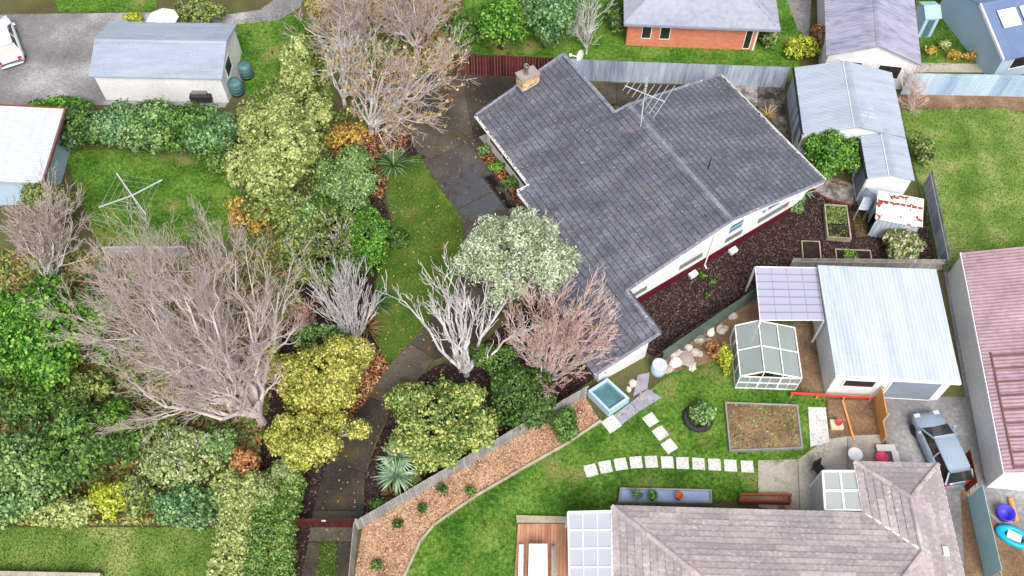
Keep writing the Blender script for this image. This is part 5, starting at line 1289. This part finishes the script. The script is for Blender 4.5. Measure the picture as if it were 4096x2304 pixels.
for x, y, r, lab in ((2515, 1560, .16, 'brown rock on the right rim of the raised pond'), (2532, 1538, .2, 'brown rock behind the raised pond near the white wall'), (2556, 1530, .14, 'small brown rock between pond and water barrel'), (2500, 1662, .15, 'rock on the paving below the raised pond'), (2562, 1586, .18, 'rock in the middle of the pond paving')): rock(x, y, r, lab, 'rocks around the pond paving')
# play / timber things by the patio
sw_a, sw_b = G(3492, 1596), G(3524, 1775); sd_ = (sw_b - sw_a).normalized(); sn_ = perp(sd_)
sc_ = thing('plywood_screen', 'orange plywood screen standing between patio and car', 'screen', sw_a)
MB().hexa(sw_a, sd_ * 1.55, sn_ * .05, Z * 1.35).build('panel', m_orangewood, sc_); MB().hexa(sw_a + sd_ * 1.56, sd_ * .9, sn_ * .05, Z * .75).build('panel', m_orangewood, sc_)
for k in (0, 1.5, 2.4): MB().bar(sw_a + sd_ * k + sn_ * .09, sw_a + sd_ * k + sn_ * .09 + Z * (1.4 if k < 2 else .8), .08).build('post', m_timber, sc_)
rr_ = thing('timber_rail', 'low red and orange painted timber rail in front of the garage', 'rail', G(3155, 1588)); a, b = G(3155, 1588), G(3480, 1606)
MB().bar(a + Z * .45, b + Z * .45, .08, .14).build('beam', m_red, rr_)
for f in (.02, .33, .66, .98): MB().bar(a.lerp(b, f), a.lerp(b, f) + Z * .4, .08).build('post', m_orangewood, rr_)
tag(MB().bar(G(3368, 1605) + Z * .08, G(3414, 1765) + Z * .08, .1, .1).build('timber_beam', m_orangewood), 'long pale timber beam lying across the dirt by the patio', 'beam')
bx_ = thing('toy_box', 'cream wooden box holding a red bucket by the dirt patch', 'box', G(3345, 1705)); p = V2(G(3322, 1722))
MB().hexa(p, (.62, 0, 0), (0, .5, 0), (0, 0, .25)).build('box', M('cream_wood', [S(216, 190, 160), S(232, 208, 180)]), bx_)
pot('red plastic bucket on the cream box', G(3352, 1695, .25), .17, .28, m_red, name='bucket')
tb_ = G(3404, 1838); t_ = thing('round_table', 'small round white table on the patio near the roof corner', 'table', tb_)
MB().lathe(tb_, [(0, .68), (.36, .68), (.36, .72), (0, .73)], 20).build('top', m_white, t_); MB().tube(tb_, tb_ + Z * .68, .05, n=8).build('leg', m_white, t_); MB().lathe(tb_, [(0, 0), (.22, 0), (.2, .04), (0, .06)], 14).build('base', m_white, t_)
pot('pink plastic tub beside the roof corner of the tiled house', G(3518, 1840), .32, .4, m_pinkp, name='tub')
be = thing('bench', 'beige corner bench around the pink tub', 'bench', G(3540, 1810)); p = V2(G(3500, 1815))
MB().hexa(p + Z * .3, (.95, 0, 0), (0, .35, 0), (0, 0, .07)).build('seat', m_paver, be); MB().hexa(p + Vector((.7, -.8, .3)), (.33, 0, 0), (0, .79, 0), (0, 0, .075)).build('seat', m_paver, be)
for dx, dy in ((.05, .05), (.85, .25), (.85, -.72), (.05, .28)): MB().bar(p + Vector((dx, dy, 0)), p + Vector((dx, dy, .3)), .07).build('leg', m_timber, be)
def chair(label, px, py, rot, mat):
    p = G(px, py); t = thing('garden_chair', label, 'chair', p); c, s = math.cos(rot), math.sin(rot); X, Y = Vector((c, s, 0)), Vector((-s, c, 0))
    MB().hexa(p - X * .25 - Y * .25 + Z * .4, X * .5, Y * .5, Z * .05).build('seat', mat, t); MB().hexa(p - X * .25 + Y * .22 + Z * .45, X * .5, Y * .05 + Vector((0, 0, .0)), Z * .45 + Y * .1).build('backrest', mat, t)
    for a_, b_ in ((-.22, -.22), (.22, -.22), (.22, .22), (-.22, .22)): MB().bar(p + X * a_ + Y * b_, p + X * a_ + Y * b_ + Z * .4, .04).build('leg', mat, t)
chair('dark garden chair beside the conservatory on the patio', 3268, 1890, .5, m_rubber)
# right edge: fences and toys
boardfence('timber_fence', 'short red brown board fence beside the light blue car', G(3836, 1838), G(3866, 1982), 1.35, m_redwood, .16, .012)
boardfence('steel_fence', 'pale teal sheet fence at the bottom right corner', G(3868, 1992), G(3945, 2340), 1.75, m_teal, .8, .004)
def blob(name, label, cat, px, py, prof, mat, sx=1, sy=1, rot=0):
    p = G(px, py); r = thing(name, label, cat, p); o = MB().lathe((0, 0, 0), prof, 20).mesh('body'); o.polygons.foreach_set('use_smooth', [True] * len(o.polygons))
    place('body', o, mat, r, p, (0, 0, rot), (sx, sy, 1)); return r, p
r_, p = blob('toy_tub', 'violet blue plastic tub at the right edge beyond the teal fence', 'tub', 4010, 2062, [(0, .02), (.34, .02), (.42, .42), (.44, .45), (.38, .43), (.3, .1), (0, .08)], m_violet)
r_, p = blob('inflatable_boat', 'cyan inflatable boat with white seat at the right edge', 'boat', 4052, 2150, [(.34, .1), (.4, .02), (.55, 0), (.66, .08), (.66, .2), (.55, .28), (.42, .26), (.34, .16), (.34, .1)], m_cyan, 1.35, .75, math.radians(-28))
place('seat', MB().prism([(-.34, -.2), (.3, -.2), (.3, .2), (-.34, .2)], .05, .2).mesh('seat'), m_white, r_, p, (0, 0, math.radians(-28)))
lg = thing('log', 'pale orange log post lying beside the violet tub', 'log', G(4038, 2040)); MB().tube(G(4036, 1998) + Z * .12, G(4062, 2088) + Z * .12, .12, .11, 10).build('body', m_orangewood, lg)
# cars
def car(label, p, rot, mat, L=4.3, W=1.72):
    p = Vector(p); root = thing('parked_car', label, 'car', p); c, s = math.cos(rot), math.sin(rot); X, Y = Vector((c, s, 0)), Vector((-s, c, 0))
    Q = lambda x, y, z: p + X * x + Y * y + Z * z
    def loft(st, name, m_, cap=True, sm=True, par=root):
        mb = MB(); n = len(st[0])
        for ring in st: mb.v += [tuple(Q(*q)) for q in ring]
        for i in range(len(st) - 1):
            for k in range(n): j = (k + 1) % n; mb.f.append((i * n + k, i * n + j, i * n + n + j, i * n + n + k))
        if cap: mb.f.append(tuple(range(n))); mb.f.append(tuple(range(len(mb.v) - 1, len(mb.v) - n - 1, -1)))
        return mb.build(name, m_, par, sm)
    h = W / 2; st = []
    for x, k, zt in ((-L / 2, .80, .62), (-L / 2 + .08, .92, .86), (-L / 2 + .5, 1, .93), (-.6, 1, .95), (.7, 1, .93), (1.3, .99, .88), (L / 2 - .35, .93, .78), (L / 2 - .06, .82, .66), (L / 2, .72, .5)):
        w = h * k; st.append([(x, -w * .94, .28), (x, -w, .5), (x, -w * .98, zt - .12), (x, -w * .86, zt), (x, 0, zt + .025), (x, w * .86, zt), (x, w * .98, zt - .12), (x, w, .5), (x, w * .94, .28)])
    body = loft(st, 'body', mat)
    def cab(x0, x1, x2, x3, zb, zt, wb, wt): return [[(x0, -wb, zb), (x3, -wb, zb), (x3, wb, zb), (x0, wb, zb)], [(x1, -wt, zt), (x2, -wt, zt), (x2, wt, zt), (x1, wt, zt)]]
    loft(cab(-1.95, -1.55, .25, 1.05, .9, 1.4, h * .88, h * .68), 'windows', m_darkpane, True, False)
    loft([[(x, -w, z), (x, -w * .9, z + .05), (x, w * .9, z + .05), (x, w, z)] for x, w, z in ((-1.62, h * .66, 1.38), (-1.4, h * .72, 1.42), (-.5, h * .73, 1.44), (.15, h * .72, 1.42), (.32, h * .66, 1.37))], 'roof_panel', mat)
    for sg in (-1, 1):
        pl = MB()
        for (xa, xb) in ((-1.97, -1.56), (-.55, -.5), (1.07, .26)): pl.bar(Q(xa, sg * h * .89, .92), Q(xb, sg * h * .69, 1.41), .07)
        pl.build('pillars', mat, root)
        for x in (-L * .31, L * .31):
            wm = MB().lathe((0, 0, 0), [(0, -.1), (.2, -.1), (.31, -.09), (.32, 0), (.31, .09), (.2, .1), (0, .1)], 18).mesh('wheel'); wo = place('wheel', wm, m_rubber, root, Q(x, sg * (h - .1), .32), (math.pi / 2, 0, rot))
            place('rim', MB().lathe((0, 0, 0), [(0, .11), (.17, .105), (.19, .1), (0, -.11)], 14).mesh('rim'), m_alu, wo, Q(x, sg * (h - .1), .32), None)
        MB().hexa(Q(L / 2 - .3, sg * h * .62 - .15, .62), X * .24, Y * .3, Z * .13).build('headlight', m_alu, root); MB().hexa(Q(-L / 2 - .02, sg * h * .68 - .12, .66), X * .1, Y * .24, Z * .16).build('taillight', m_redlamp, root)
        MB().hexa(Q(.72, sg * (h + .02) - (.16 if sg < 0 else 0), .95), X * .12, Y * .16, Z * .12).build('wing_mirror', mat, root)
    MB().hexa(Q(L / 2 - .02, -.25, .36), X * .03, Y * .5, Z * .1).build('number_plate', m_white, root)
    return root
car('light blue car parked beside the pinkish tiled house', G(3742, 1808), math.radians(100), m_carblue, 3.9, 1.66)
car('white car partly in view at the top left corner', G(30, 190), math.radians(118), m_carwhite, 4.6, 1.85)
pot('white glazed pot under the veranda gutter', HP(-4.6, -8.45, 0), .25, .5, m_potwhite)
MB().prism([G(1682, 627), G(1694, 622), G(1703, 634), G(1690, 640)], .05, .066).build('drain_cover', m_black); tag(bpy.data.objects['drain_cover'], 'small dark drain cover set in the concrete by the lawn', 'drain cover')
sp = G(1964, 560); stp = thing('tree_stump', 'brown tree stump in the flower bed below the house eave', 'stump', sp); MB().lathe(sp, [(.22, 0), (.16, .15), (.14, .5), (.12, .52), (0, .5)], 9).build('trunk', m_barkbrown, stp)

# ------------------------------------------------------------ plants inside the fence
bare_tree('bare_tree', 'large pale leafless tree with a few yellow leaves by the burgundy fence', 1487, 530, 1600, 385, 285, 205, 5.4, 14, m_barkwhite, 3, .14, 5, leaves=(m_yleaf, 900, .09), rmin=.012, up=.06, ang=.85, twigmat=m_twigbrown)
bare_tree('bare_tree', 'spreading leafless tree in the corner behind the yellow leaved shrub', 1380, 420, 1390, 290, 130, 150, 5.5, 9, m_barkwhite, 3, .1, 4, leaves=(m_yleaf, 300, .09))
bush('yellow_shrub', 'autumn shrub with bright yellow leaves at the left of the bare tree', 'shrub', 1380, 560, 95, 75, 1.5, m_yleaf, 1500, .09, 7, depth=.4)
bush('ground_shrub', 'low dark shrub under the large leafless tree', 'shrub', 1470, 440, 130, 110, 1.0, m_olive, 1800, .08, 8, depth=.4)
bush('feathery_shrub', 'light green feathery shrub left of the lawn', 'shrub', 1385, 715, 132, 125, 3.0, m_feather, 13500, .085, 14, rl=(.22, .36))
bush('round_shrub', 'bright green rounded shrub overhanging the left edge of the lawn', 'shrub', 1478, 960, 88, 128, 2.6, m_bright, 9000, .07, 12)
bush('twiggy_shrub', 'olive shrub with bare pale twigs beside the bright rounded shrub', 'shrub', 1330, 965, 112, 150, 2.5, m_olive, 6000, .075, 10, twigs=16, depth=.3)
bush('small_shrub', 'small dark blue green shrub standing on the lawn edge', 'shrub', 1592, 952, 42, 48, .9, m_dark, 1500, .07, 6)
bush('low_shrub', 'low olive shrub behind the white leafless bush', 'shrub', 1300, 1110, 95, 60, 1.6, m_olive, 2800, .075, 8, depth=.3)
bare_tree('bare_shrub', 'dense white leafless shrub left of the curved lawn', 1425, 1392, 1385, 1205, 150, 150, 3.3, 26, m_barkwhite, 2, .06, 5, cat='shrub', fork=.04, rmin=.012, ang=.45, up=.35, wig=.08, shrink=.5)
bare_tree('twiggy_shrub', 'pinkish twiggy shrub with russet leaves at the left boundary', 1225, 1350, 1215, 1270, 75, 85, 1.9, 12, m_twigpink, 2, .04, 5, cat='shrub', fork=.04, leaves=(m_oleaf, 500, .06))
strap_plant('flax_plant', 'green flax with long arching leaves between driveway and bare tree', 1575, 668, 85, 1.6, .05, .8, m_flax, elev=(15, 75))
strap_plant('flax_plant', 'green flax beside the white leafless shrub on the lawn edge', 1492, 1215, 70, 1.45, .04, .7, m_flax, elev=(10, 70), az=(-70, 80), key='flax_edge')
strap_plant('bronze_flax', 'bronze flax with brownish leaves at the lower lawn edge', 1470, 1318, 46, 1.4, .04, .6, m_bronze, elev=(15, 75), az=(-100, 80))
L_ = []
r_ = bush('golden_conifer', 'big golden yellow conifer left of the drive', 'conifer', 1298, 1505, 182, 155, 3.8, m_gold, 26000, .075, 20, rl=(.2, .34), depth=.12)
r_ = bush('golden_conifer', 'golden yellow conifer nearest the gate with a side tuft over the drive', 'conifer', 1240, 1765, 148, 128, 3.2, m_gold, 17000, .075, 16, rl=(.22, .36), depth=.12)
c_ = G(1442, 1718, 1.9); crown(r_, 'side_tuft', lobes_for(c_, .55, .5, .4, 7), 2200, .075, m_gold)
place('side_branch', segmesh('side_branch', grow(WL[r_] + Z * 1.2, c_, .05, 1), WL[r_]), m_barkwhite, r_)
bush('low_conifer', 'green conifer behind the golden conifers', 'conifer', 1290, 1362, 115, 48, 2.6, m_green, 3500, .07, 7)
def hedge(name, label, pts, hw, h, mat, n, size=.06, second=None):
    """pts: photo points along the centre line at mid height"""
    P = [G(x, y, h / 2) for x, y in pts]; root = thing(name, label, 'hedge', V2(P[0])); L = []
    for a, b in zip(P, P[1:]):
        k = max(1, int((b - a).length / .45))
        for i in range(k):
            q = a.lerp(b, (i + .5) / k)
            for s_ in (-.5, .5): L.append((q.x + s_ * hw + rnd.uniform(-.05, .05), q.y, h * .5, hw * .55, .5, h * .52 * rnd.uniform(.95, 1.05)))
    crown(root, 'crown', L, n, size, mat, depth=.1)
    stems(root, h * .6, 4, .05, .3)
    return root
hedge('clipped_hedge', 'clipped green hedge along the left of the gate and wheel tracks', [(1135, 1905), (1118, 2000), (1098, 2100), (1082, 2200), (1066, 2345)], 1.05, 1.7, m_hedge, 26000)
bush('pale_shrub', 'pale green rounded shrub on top of the clipped hedge near the golden conifer', 'shrub', 1155, 1888, 62, 62, 2.2, m_hedgepale, 4500, .05, 9)
bush('pale_shrub', 'pale green shrub at the left side of the clipped hedge', 'shrub', 1058, 1985, 62, 95, 2.1, m_hedgepale, 5000, .05, 10)
bare_tree('bare_magnolia', 'white leafless tree with upswept branches in front of the driveway', 1866, 1500, 1850, 1225, 275, 275, 4.8, 14, m_barkwhite, 2, .13, 5, fork=.05, rmin=.017, ang=.5, up=.45, wig=.15, shrink=.42)
bush('silver_tree', 'silvery green leafy tree in front of the veranda', 'tree', 2060, 1035, 205, 195, 5.2, m_silver, 26000, .1, 26, z0=1.6, rl=(.18, .3), asp=.3, twigs=14, depth=.2, jit=.9)
bare_tree('bare_maple', 'pinkish leafless maple with orange leaves beside the lower roof', 2180, 1530, 2235, 1372, 215, 200, 3.7, 30, m_barkwhite, 3, .08, 5, fork=.06, leaves=(m_oleaf, 1800, .055), rmin=.012, ang=.6, up=.2, twigmat=m_twigpink)
bush('rhododendron', 'large olive green leathery shrub right of the drive', 'shrub', 1742, 1695, 205, 180, 3.0, m_rhodo, 20000, .09, 26, rl=(.18, .3), depth=.2)
bush('evergreen_shrub', 'dark green dense shrub beneath the pinkish maple', 'shrub', 2075, 1600, 150, 140, 2.2, m_dark, 12000, .075, 14)
bush('evergreen_shrub', 'mid green shrub between white leafless tree and pinkish maple', 'shrub', 1985, 1440, 90, 75, 1.8, m_green, 4000, .07, 9)
for (x, y, t, lab) in ((1592, 1838, 1.25, 'pale green yucca head nearest the leathery shrub'), (1588, 1905, 1.0, 'pale green yucca head nearest the fence corner')):
    strap_plant('yucca', lab, x, y, 120, 1.2, .04, .35, m_yucca, trunk=t, elev=(-5, 85), key='yucca', group='yucca pair by the drive')
strap_plant('grass_tuft', 'fine olive grass tuft below the yuccas', 1566, 1985, 80, .6, .014, .8, m_bronze, elev=(20, 80), key='tuft')
strap_plant('clivia', 'dark strap leaved plant between yucca and fence', 1700, 1880, 30, .55, .03, .7, m_flax, elev=(20, 70), key='clivia')
bush('small_shrub', 'small green shrub at the fence corner near the gate', 'shrub', 1518, 2022, 42, 32, .6, m_green, 1200, .06, 5)
bush('small_shrub', 'small green shrub beside the yuccas on the fence side', 'shrub', 1650, 1925, 40, 32, .7, m_rhodo, 1200, .06, 5)
bush('round_bush', 'round glossy green bush in front of the white garage', 'shrub', 3325, 622, 118, 112, 2.7, m_bright, 17000, .07, 18, rl=(.22, .36))
bush('flowering_shrub', 'shrub with pale blossom beside the rusty shed', 'shrub', 3612, 986, 76, 72, 1.7, m_olive, 5000, .065, 10, second=('blossom', m_flower, 1500, .06))
bush('small_shrub', 'green shrub at the corner of the white gable wall', 'shrub', 3182, 812, 36, 55, 1.1, m_feather, 2400, .06, 7)
strap_plant('dried_cordyline', 'straw coloured spiky plant on the stained concrete', 3068, 470, 34, .95, .035, .5, M('straw_leaf', [S(150, 116, 76), S(200, 176, 122)], rand=.5), elev=(10, 75))
strap_plant('flax_plant', 'small pale flax behind the shrub at the house corner', 3222, 775, 18, .7, .03, .5, m_yucca, elev=(10, 60), key='cornerflax')
for x, y, r, m1, lab in ((1936, 604, 26, m_feather, 'flowering plant at the top of the flower bed'), (1992, 668, 28, m_bright, 'leafy plant in the middle of the flower bed'), (2048, 732, 36, m_green, 'low rose bush at the lower end of the flower bed'), (2080, 712, 22, m_tealgreen, 'small dark plant against the wall in the flower bed')):
    bush('garden_plant', lab, 'plant', x, y, r, r * .8, .6, m1, 700, .07, 5, depth=.35)
bush('garden_plant', 'small green plant in the roof notch behind the house', 'plant', 2462, 440, 24, 18, .5, m_green, 500, .06, 4)
for x, y, r, lab in ((2808, 1098, 16, 'larger green weed in the mulch by the wall'), (2850, 1128, 11, 'green weed to the right in the mulch'), (2832, 1180, 9, 'small green weed in the lower mulch')): bush('weed', lab, 'plant', x, y, r, r * .8, .25, m_bright, 160, .05, 4, depth=.4)

# ------------------------------------------------------------ neighbours' plants
gl = 'shrub row below the white shed'
for x, y, rx, ry, h, m1, lab in ((250, 432, 105, 40, 1.4, m_bright, 'low bright green shrub at the left end of the shrub row'), (345, 520, 105, 95, 2.5, m_dark, 'dark green shrub beside the pale building'), (480, 505, 115, 105, 2.6, m_tealgreen, 'blue green shrub in the row below the shed'), (610, 520, 120, 110, 2.7, m_feather, 'light green shrub in the middle of the row below the shed'),
                                  (740, 530, 120, 110, 2.6, m_green, 'mid green shrub below the middle of the shed'), (860, 530, 100, 105, 2.6, m_tealgreen, 'blue green shrub below the covered barbecue'), (890, 620, 75, 65, 1.8, m_green, 'small green shrub at the right end of the row')):
    bush('hedge_shrub', lab, 'shrub', x, y, rx, ry, h, m1, 6500, .11, 12, group=gl)
bush('pale_tree', 'big pale yellow green bushy tree left of the boundary', 'tree', 1110, 600, 165, 235, 4.6, m_pale, 18000, .11, 22, rl=(.2, .34))
bush('pale_tree', 'narrow pale green tree beside the top left lawn', 'tree', 1200, 290, 62, 140, 3.6, m_pale, 5000, .11, 12)
bush('olive_shrub', 'olive and yellow shrub below the pale bushy tree', 'shrub', 1130, 850, 130, 85, 2.4, m_olive, 5000, .1, 12, twigs=8)
bush('autumn_shrub', 'golden autumn shrub between lawn and bare trees', 'shrub', 990, 870, 110, 70, 2.0, m_yleaf, 2600, .09, 9, depth=.35)
bush('olive_shrub', 'olive shrub beside the twiggy shrub left of the boundary', 'shrub', 1190, 1020, 75, 110, 2.2, m_olive, 3500, .09, 9, twigs=6)
bush('olive_shrub', 'leafy green shrub on top of the grey leafless tree at the left', 'shrub', 200, 830, 150, 75, 2.6, m_olive, 5000, .1, 10, depth=.3)
bare_tree('bare_tree', 'grey leafless tree at the left edge above the green tree', 215, 1150, 205, 950, 190, 170, 4.3, 14, m_barkwhite, 3, .08, 5, rmin=.012, twigmat=m_twigbrown)
bush('dark_shrub', 'very dark green shrub behind the green tree at the left', 'shrub', 425, 1140, 55, 115, 2.6, m_dark, 3500, .09, 8)
bush('green_tree', 'dense fresh green tree at the left edge', 'tree', 195, 1330, 225, 210, 4.2, m_bright, 20000, .12, 26, rl=(.16, .28))
bare_tree('bare_tree', 'huge pinkish grey leafless tree filling the left side', 1050, 1690, 775, 1350, 410, 450, 7.2, 20, m_barkpink, 3, .17, 8, rmin=.008, fork=.12, ang=.75, up=.15, wig=.13, shrink=.48, twigmat=m_twigbrown)
bush('understorey_shrub', 'brown green undergrowth beneath the huge leafless tree', 'shrub', 720, 1400, 250, 280, 1.2, m_olive, 4000, .1, 14, depth=.4)
bush('green_shrub', 'large mixed green shrub in the lower left', 'shrub', 330, 1790, 190, 150, 3.2, m_green, 11000, .11, 16)
bush('green_shrub', 'pale green shrub at the lower left edge', 'shrub', 85, 1890, 150, 190, 2.8, m_feather, 9000, .11, 14)
bush('green_shrub', 'bright green shrub beside the huge leafless tree trunk', 'shrub', 470, 1690, 70, 90, 2.6, m_bright, 3200, .1, 8)
bush('yellow_shrub', 'yellow green shrub above the bottom left lawn', 'shrub', 440, 1995, 72, 72, 1.8, m_yel, 3200, .09, 8)
bush('olive_shrub', 'brownish shrub between yellow and blue green shrubs at bottom left', 'shrub', 560, 1985, 65, 75, 1.8, m_olive, 2400, .09, 7, twigs=10)
bush('grey_shrub', 'grey green shrub under the huge leafless tree', 'shrub', 715, 1850, 150, 110, 2.8, m_hedgepale, 7000, .09, 13, twigs=10)
bush('blue_green_shrub', 'blue green clipped shrub at the edge of the bottom left lawn', 'shrub', 760, 2030, 140, 82, 2.0, m_tealgreen, 7000, .09, 11)
bush('green_shrub', 'low pale green shrub on the left of the yellow green shrub', 'shrub', 240, 2045, 130, 60, 1.5, m_pale, 4000, .09, 9)
bush('autumn_shrub', 'orange autumn shrub left of the golden conifer', 'shrub', 990, 1850, 50, 45, 2.0, m_oleaf, 1400, .08, 6)
bush('yellow_shrub', 'yellow green shrub peeping out left of the golden conifer', 'shrub', 1085, 1440, 40, 90, 2.2, m_yel, 2200, .09, 7)
hedge('boundary_hedge', 'tall pale green hedge along the left of the clipped hedge', [(985, 1930), (960, 2060), (938, 2190), (915, 2345)], .8, 1.9, m_pale, 14000, .08)
bare_tree('bare_tree', 'tall brownish leafless tree at the top beside the path', 1440, 215, 1400, 90, 200, 130, 5.5, 14, m_barkpink, 3, .13, 5, rmin=.013, twigmat=m_twigbrown)
bare_tree('bare_tree', 'brownish leafless tree at the top with thick pale trunk', 1665, 215, 1660, 80, 160, 120, 5.5, 12, m_barkpink, 3, .13, 5, rmin=.013, twigmat=m_twigbrown)
bush('understorey_shrub', 'olive undergrowth below the leafless trees at the top', 'shrub', 1450, 160, 260, 110, 1.3, m_olive, 5000, .1, 12, depth=.4)
bush('green_tree', 'light green leafy tree at the top beyond the burgundy fence', 'tree', 2005, 100, 110, 120, 4.0, m_bright, 7500, .11, 14)
bush('green_tree', 'blue green leafy tree at the top beyond the burgundy fence', 'tree', 2190, 85, 115, 115, 4.4, m_tealgreen, 8500, .11, 14)
bush('green_shrub', 'low green shrub behind the burgundy fence', 'shrub', 1860, 130, 70, 90, 1.6, m_green, 3200, .1, 8)
bare_tree('bare_tree', 'small leafless tree on the lawn left of the brick house', 2345, 215, 2335, 100, 75, 90, 3.8, 10, m_barkwhite, 2, .06, 5, rmin=.014)
bush('dark_shrub', 'dark shrub at the left corner of the brick house', 'shrub', 2452, 80, 32, 95, 1.6, m_dark, 1800, .1, 6)
bush('dark_shrub', 'dark shrub at the right corner of the brick house', 'shrub', 3078, 150, 42, 45, 1.2, m_olive, 1500, .1, 6)
bush('yellow_shrub', 'yellow autumn shrub in front of the weathered lilac roof', 'shrub', 3225, 195, 85, 45, 1.3, m_yel, 2600, .09, 8)
bush('autumn_shrub', 'russet shrub in front of the weathered lilac roof', 'shrub', 3285, 160, 38, 70, 1.8, m_oleaf, 1800, .08, 7)
bush('flowering_shrub', 'pale pink shrub against the weathered building', 'shrub', 3345, 170, 34, 60, 2.0, m_flower, 1700, .08, 7)
for x, y, r, lab in ((3720, 205, 17, 'small yellow plant at the left of the lush lawn border'), (3776, 182, 14, 'small pale plant in the lush lawn'), (3818, 222, 24, 'straw yellow plant near the pale blue fence'), (3875, 226, 24, 'straw yellow plant at the right of the lush lawn border')):
    bush('border_plant', lab, 'plant', x, y, r, r * .8, .6, m_yleaf if r > 16 else m_pale, 450, .08, 5)
bush('olive_shrub', 'olive shrub on the patchy grass beside the white garage', 'shrub', 3690, 600, 36, 72, 1.5, m_olive, 2400, .09, 7)
bare_tree('twiggy_shrub', 'pinkish twiggy shrub between garage and pale blue fence', 3640, 450, 3650, 375, 55, 95, 2.2, 12, m_twigpink, 2, .04, 5, cat='shrub', fork=.05, rmin=.014)
bush('green_shrub', 'round green shrub in the orange bark bed', 'shrub', 2262, 1700, 55, 58, 1.2, m_green, 2600, .08, 8)
bush('yellow_shrub', 'yellow green plant at the left of the greenhouse', 'shrub', 2903, 1450, 22, 70, .9, m_yel, 1200, .08, 6)
bush('brown_shrub', 'brown dry shrub in the rockery by the greenhouse', 'shrub', 2860, 1400, 45, 40, .7, m_oleaf, 900, .07, 6, depth=.4)
for x, y, lab in ((1882, 1968, 'little dark plant in the wide part of the bark bed'), (1692, 2035, 'little dark plant in the middle of the bark bed'), (1590, 2100, 'little brown plant near the fence end of the bark bed'), (1505, 2260, 'little green plant at the bottom of the bark bed'), (1770, 1960, 'little pale plant by the fence in the bark bed')):
    bush('bark_bed_plant', lab, 'plant', x, y, 20, 17, .45, rnd.choice((m_green, m_dark, m_bright)), 350, .06, 4)
bush('brown_shrub', 'brown and green shrub behind the long shed beside the parasol', 'shrub', 810, 55, 100, 55, 1.8, m_olive, 3000, .1, 9, twigs=8)
bush('garden_plant', 'yellowish plant at the back of the long shed', 'plant', 540, 75, 40, 22, .8, m_yel, 700, .09, 5)

for x, y, rx, ry, h, m1, n, lab in ((560, 1130, 130, 75, 1.6, m_olive, 3500, 'olive shrub just below the low grey wall on the left'), (120, 1590, 170, 90, 2.2, m_green, 5500, 'green shrub below the dense fresh green tree'), (350, 1560, 110, 90, 1.8, m_olive, 3500, 'olive shrub between the green tree and huge leafless tree'),
                                      (600, 1720, 110, 80, 1.8, m_olive, 3000, 'olive undergrowth shrub below the huge leafless tree'), (880, 1780, 90, 90, 1.8, m_feather, 3500, 'light green shrub near the trunk of the huge leafless tree'), (900, 1960, 70, 80, 1.9, m_pale, 3000, 'pale shrub at the left side of the tall pale hedge'),
                                      (1230, 900, 60, 80, 2.4, m_feather, 2600, 'light green shrub below the feathery shrub at the boundary'), (1270, 480, 60, 110, 2.6, m_pale, 3200, 'pale shrub between the bushy tree and yellow autumn shrub'), (1160, 1200, 60, 90, 1.8, m_olive, 2200, 'olive shrub beside the pinkish twiggy shrub')):
    bush('shrub', lab, 'shrub', x, y, rx, ry, h, m1, n, .095, 10, depth=.25)

eg = thing('lawn_edging', 'dark rope like branch edging along the upper left of the lawn', 'edging', G(1555, 720)); pe = [G(1600, 655), G(1566, 705), G(1546, 755), G(1545, 810), G(1560, 860), G(1568, 905)]
for a, b in zip(pe, pe[1:]): MB().tube(a + Z * .07, b + Z * .07, .05, .045, 7).build('piece', m_barkbrown, eg)

for x, y, rx, ry, h, m1, n, lab in ((1420, 835, 75, 60, 2.2, m_feather, 3500, 'light green shrub between feathery shrub and bright rounded shrub'), (1400, 1075, 80, 55, 1.8, m_green, 2800, 'mid green shrub behind the white leafless shrub'), (1300, 850, 70, 60, 2.2, m_green, 2600, 'mid green shrub below the feathery shrub')):
    bush('shrub', lab, 'shrub', x, y, rx, ry, h, m1, n, .08, 10, depth=.2)
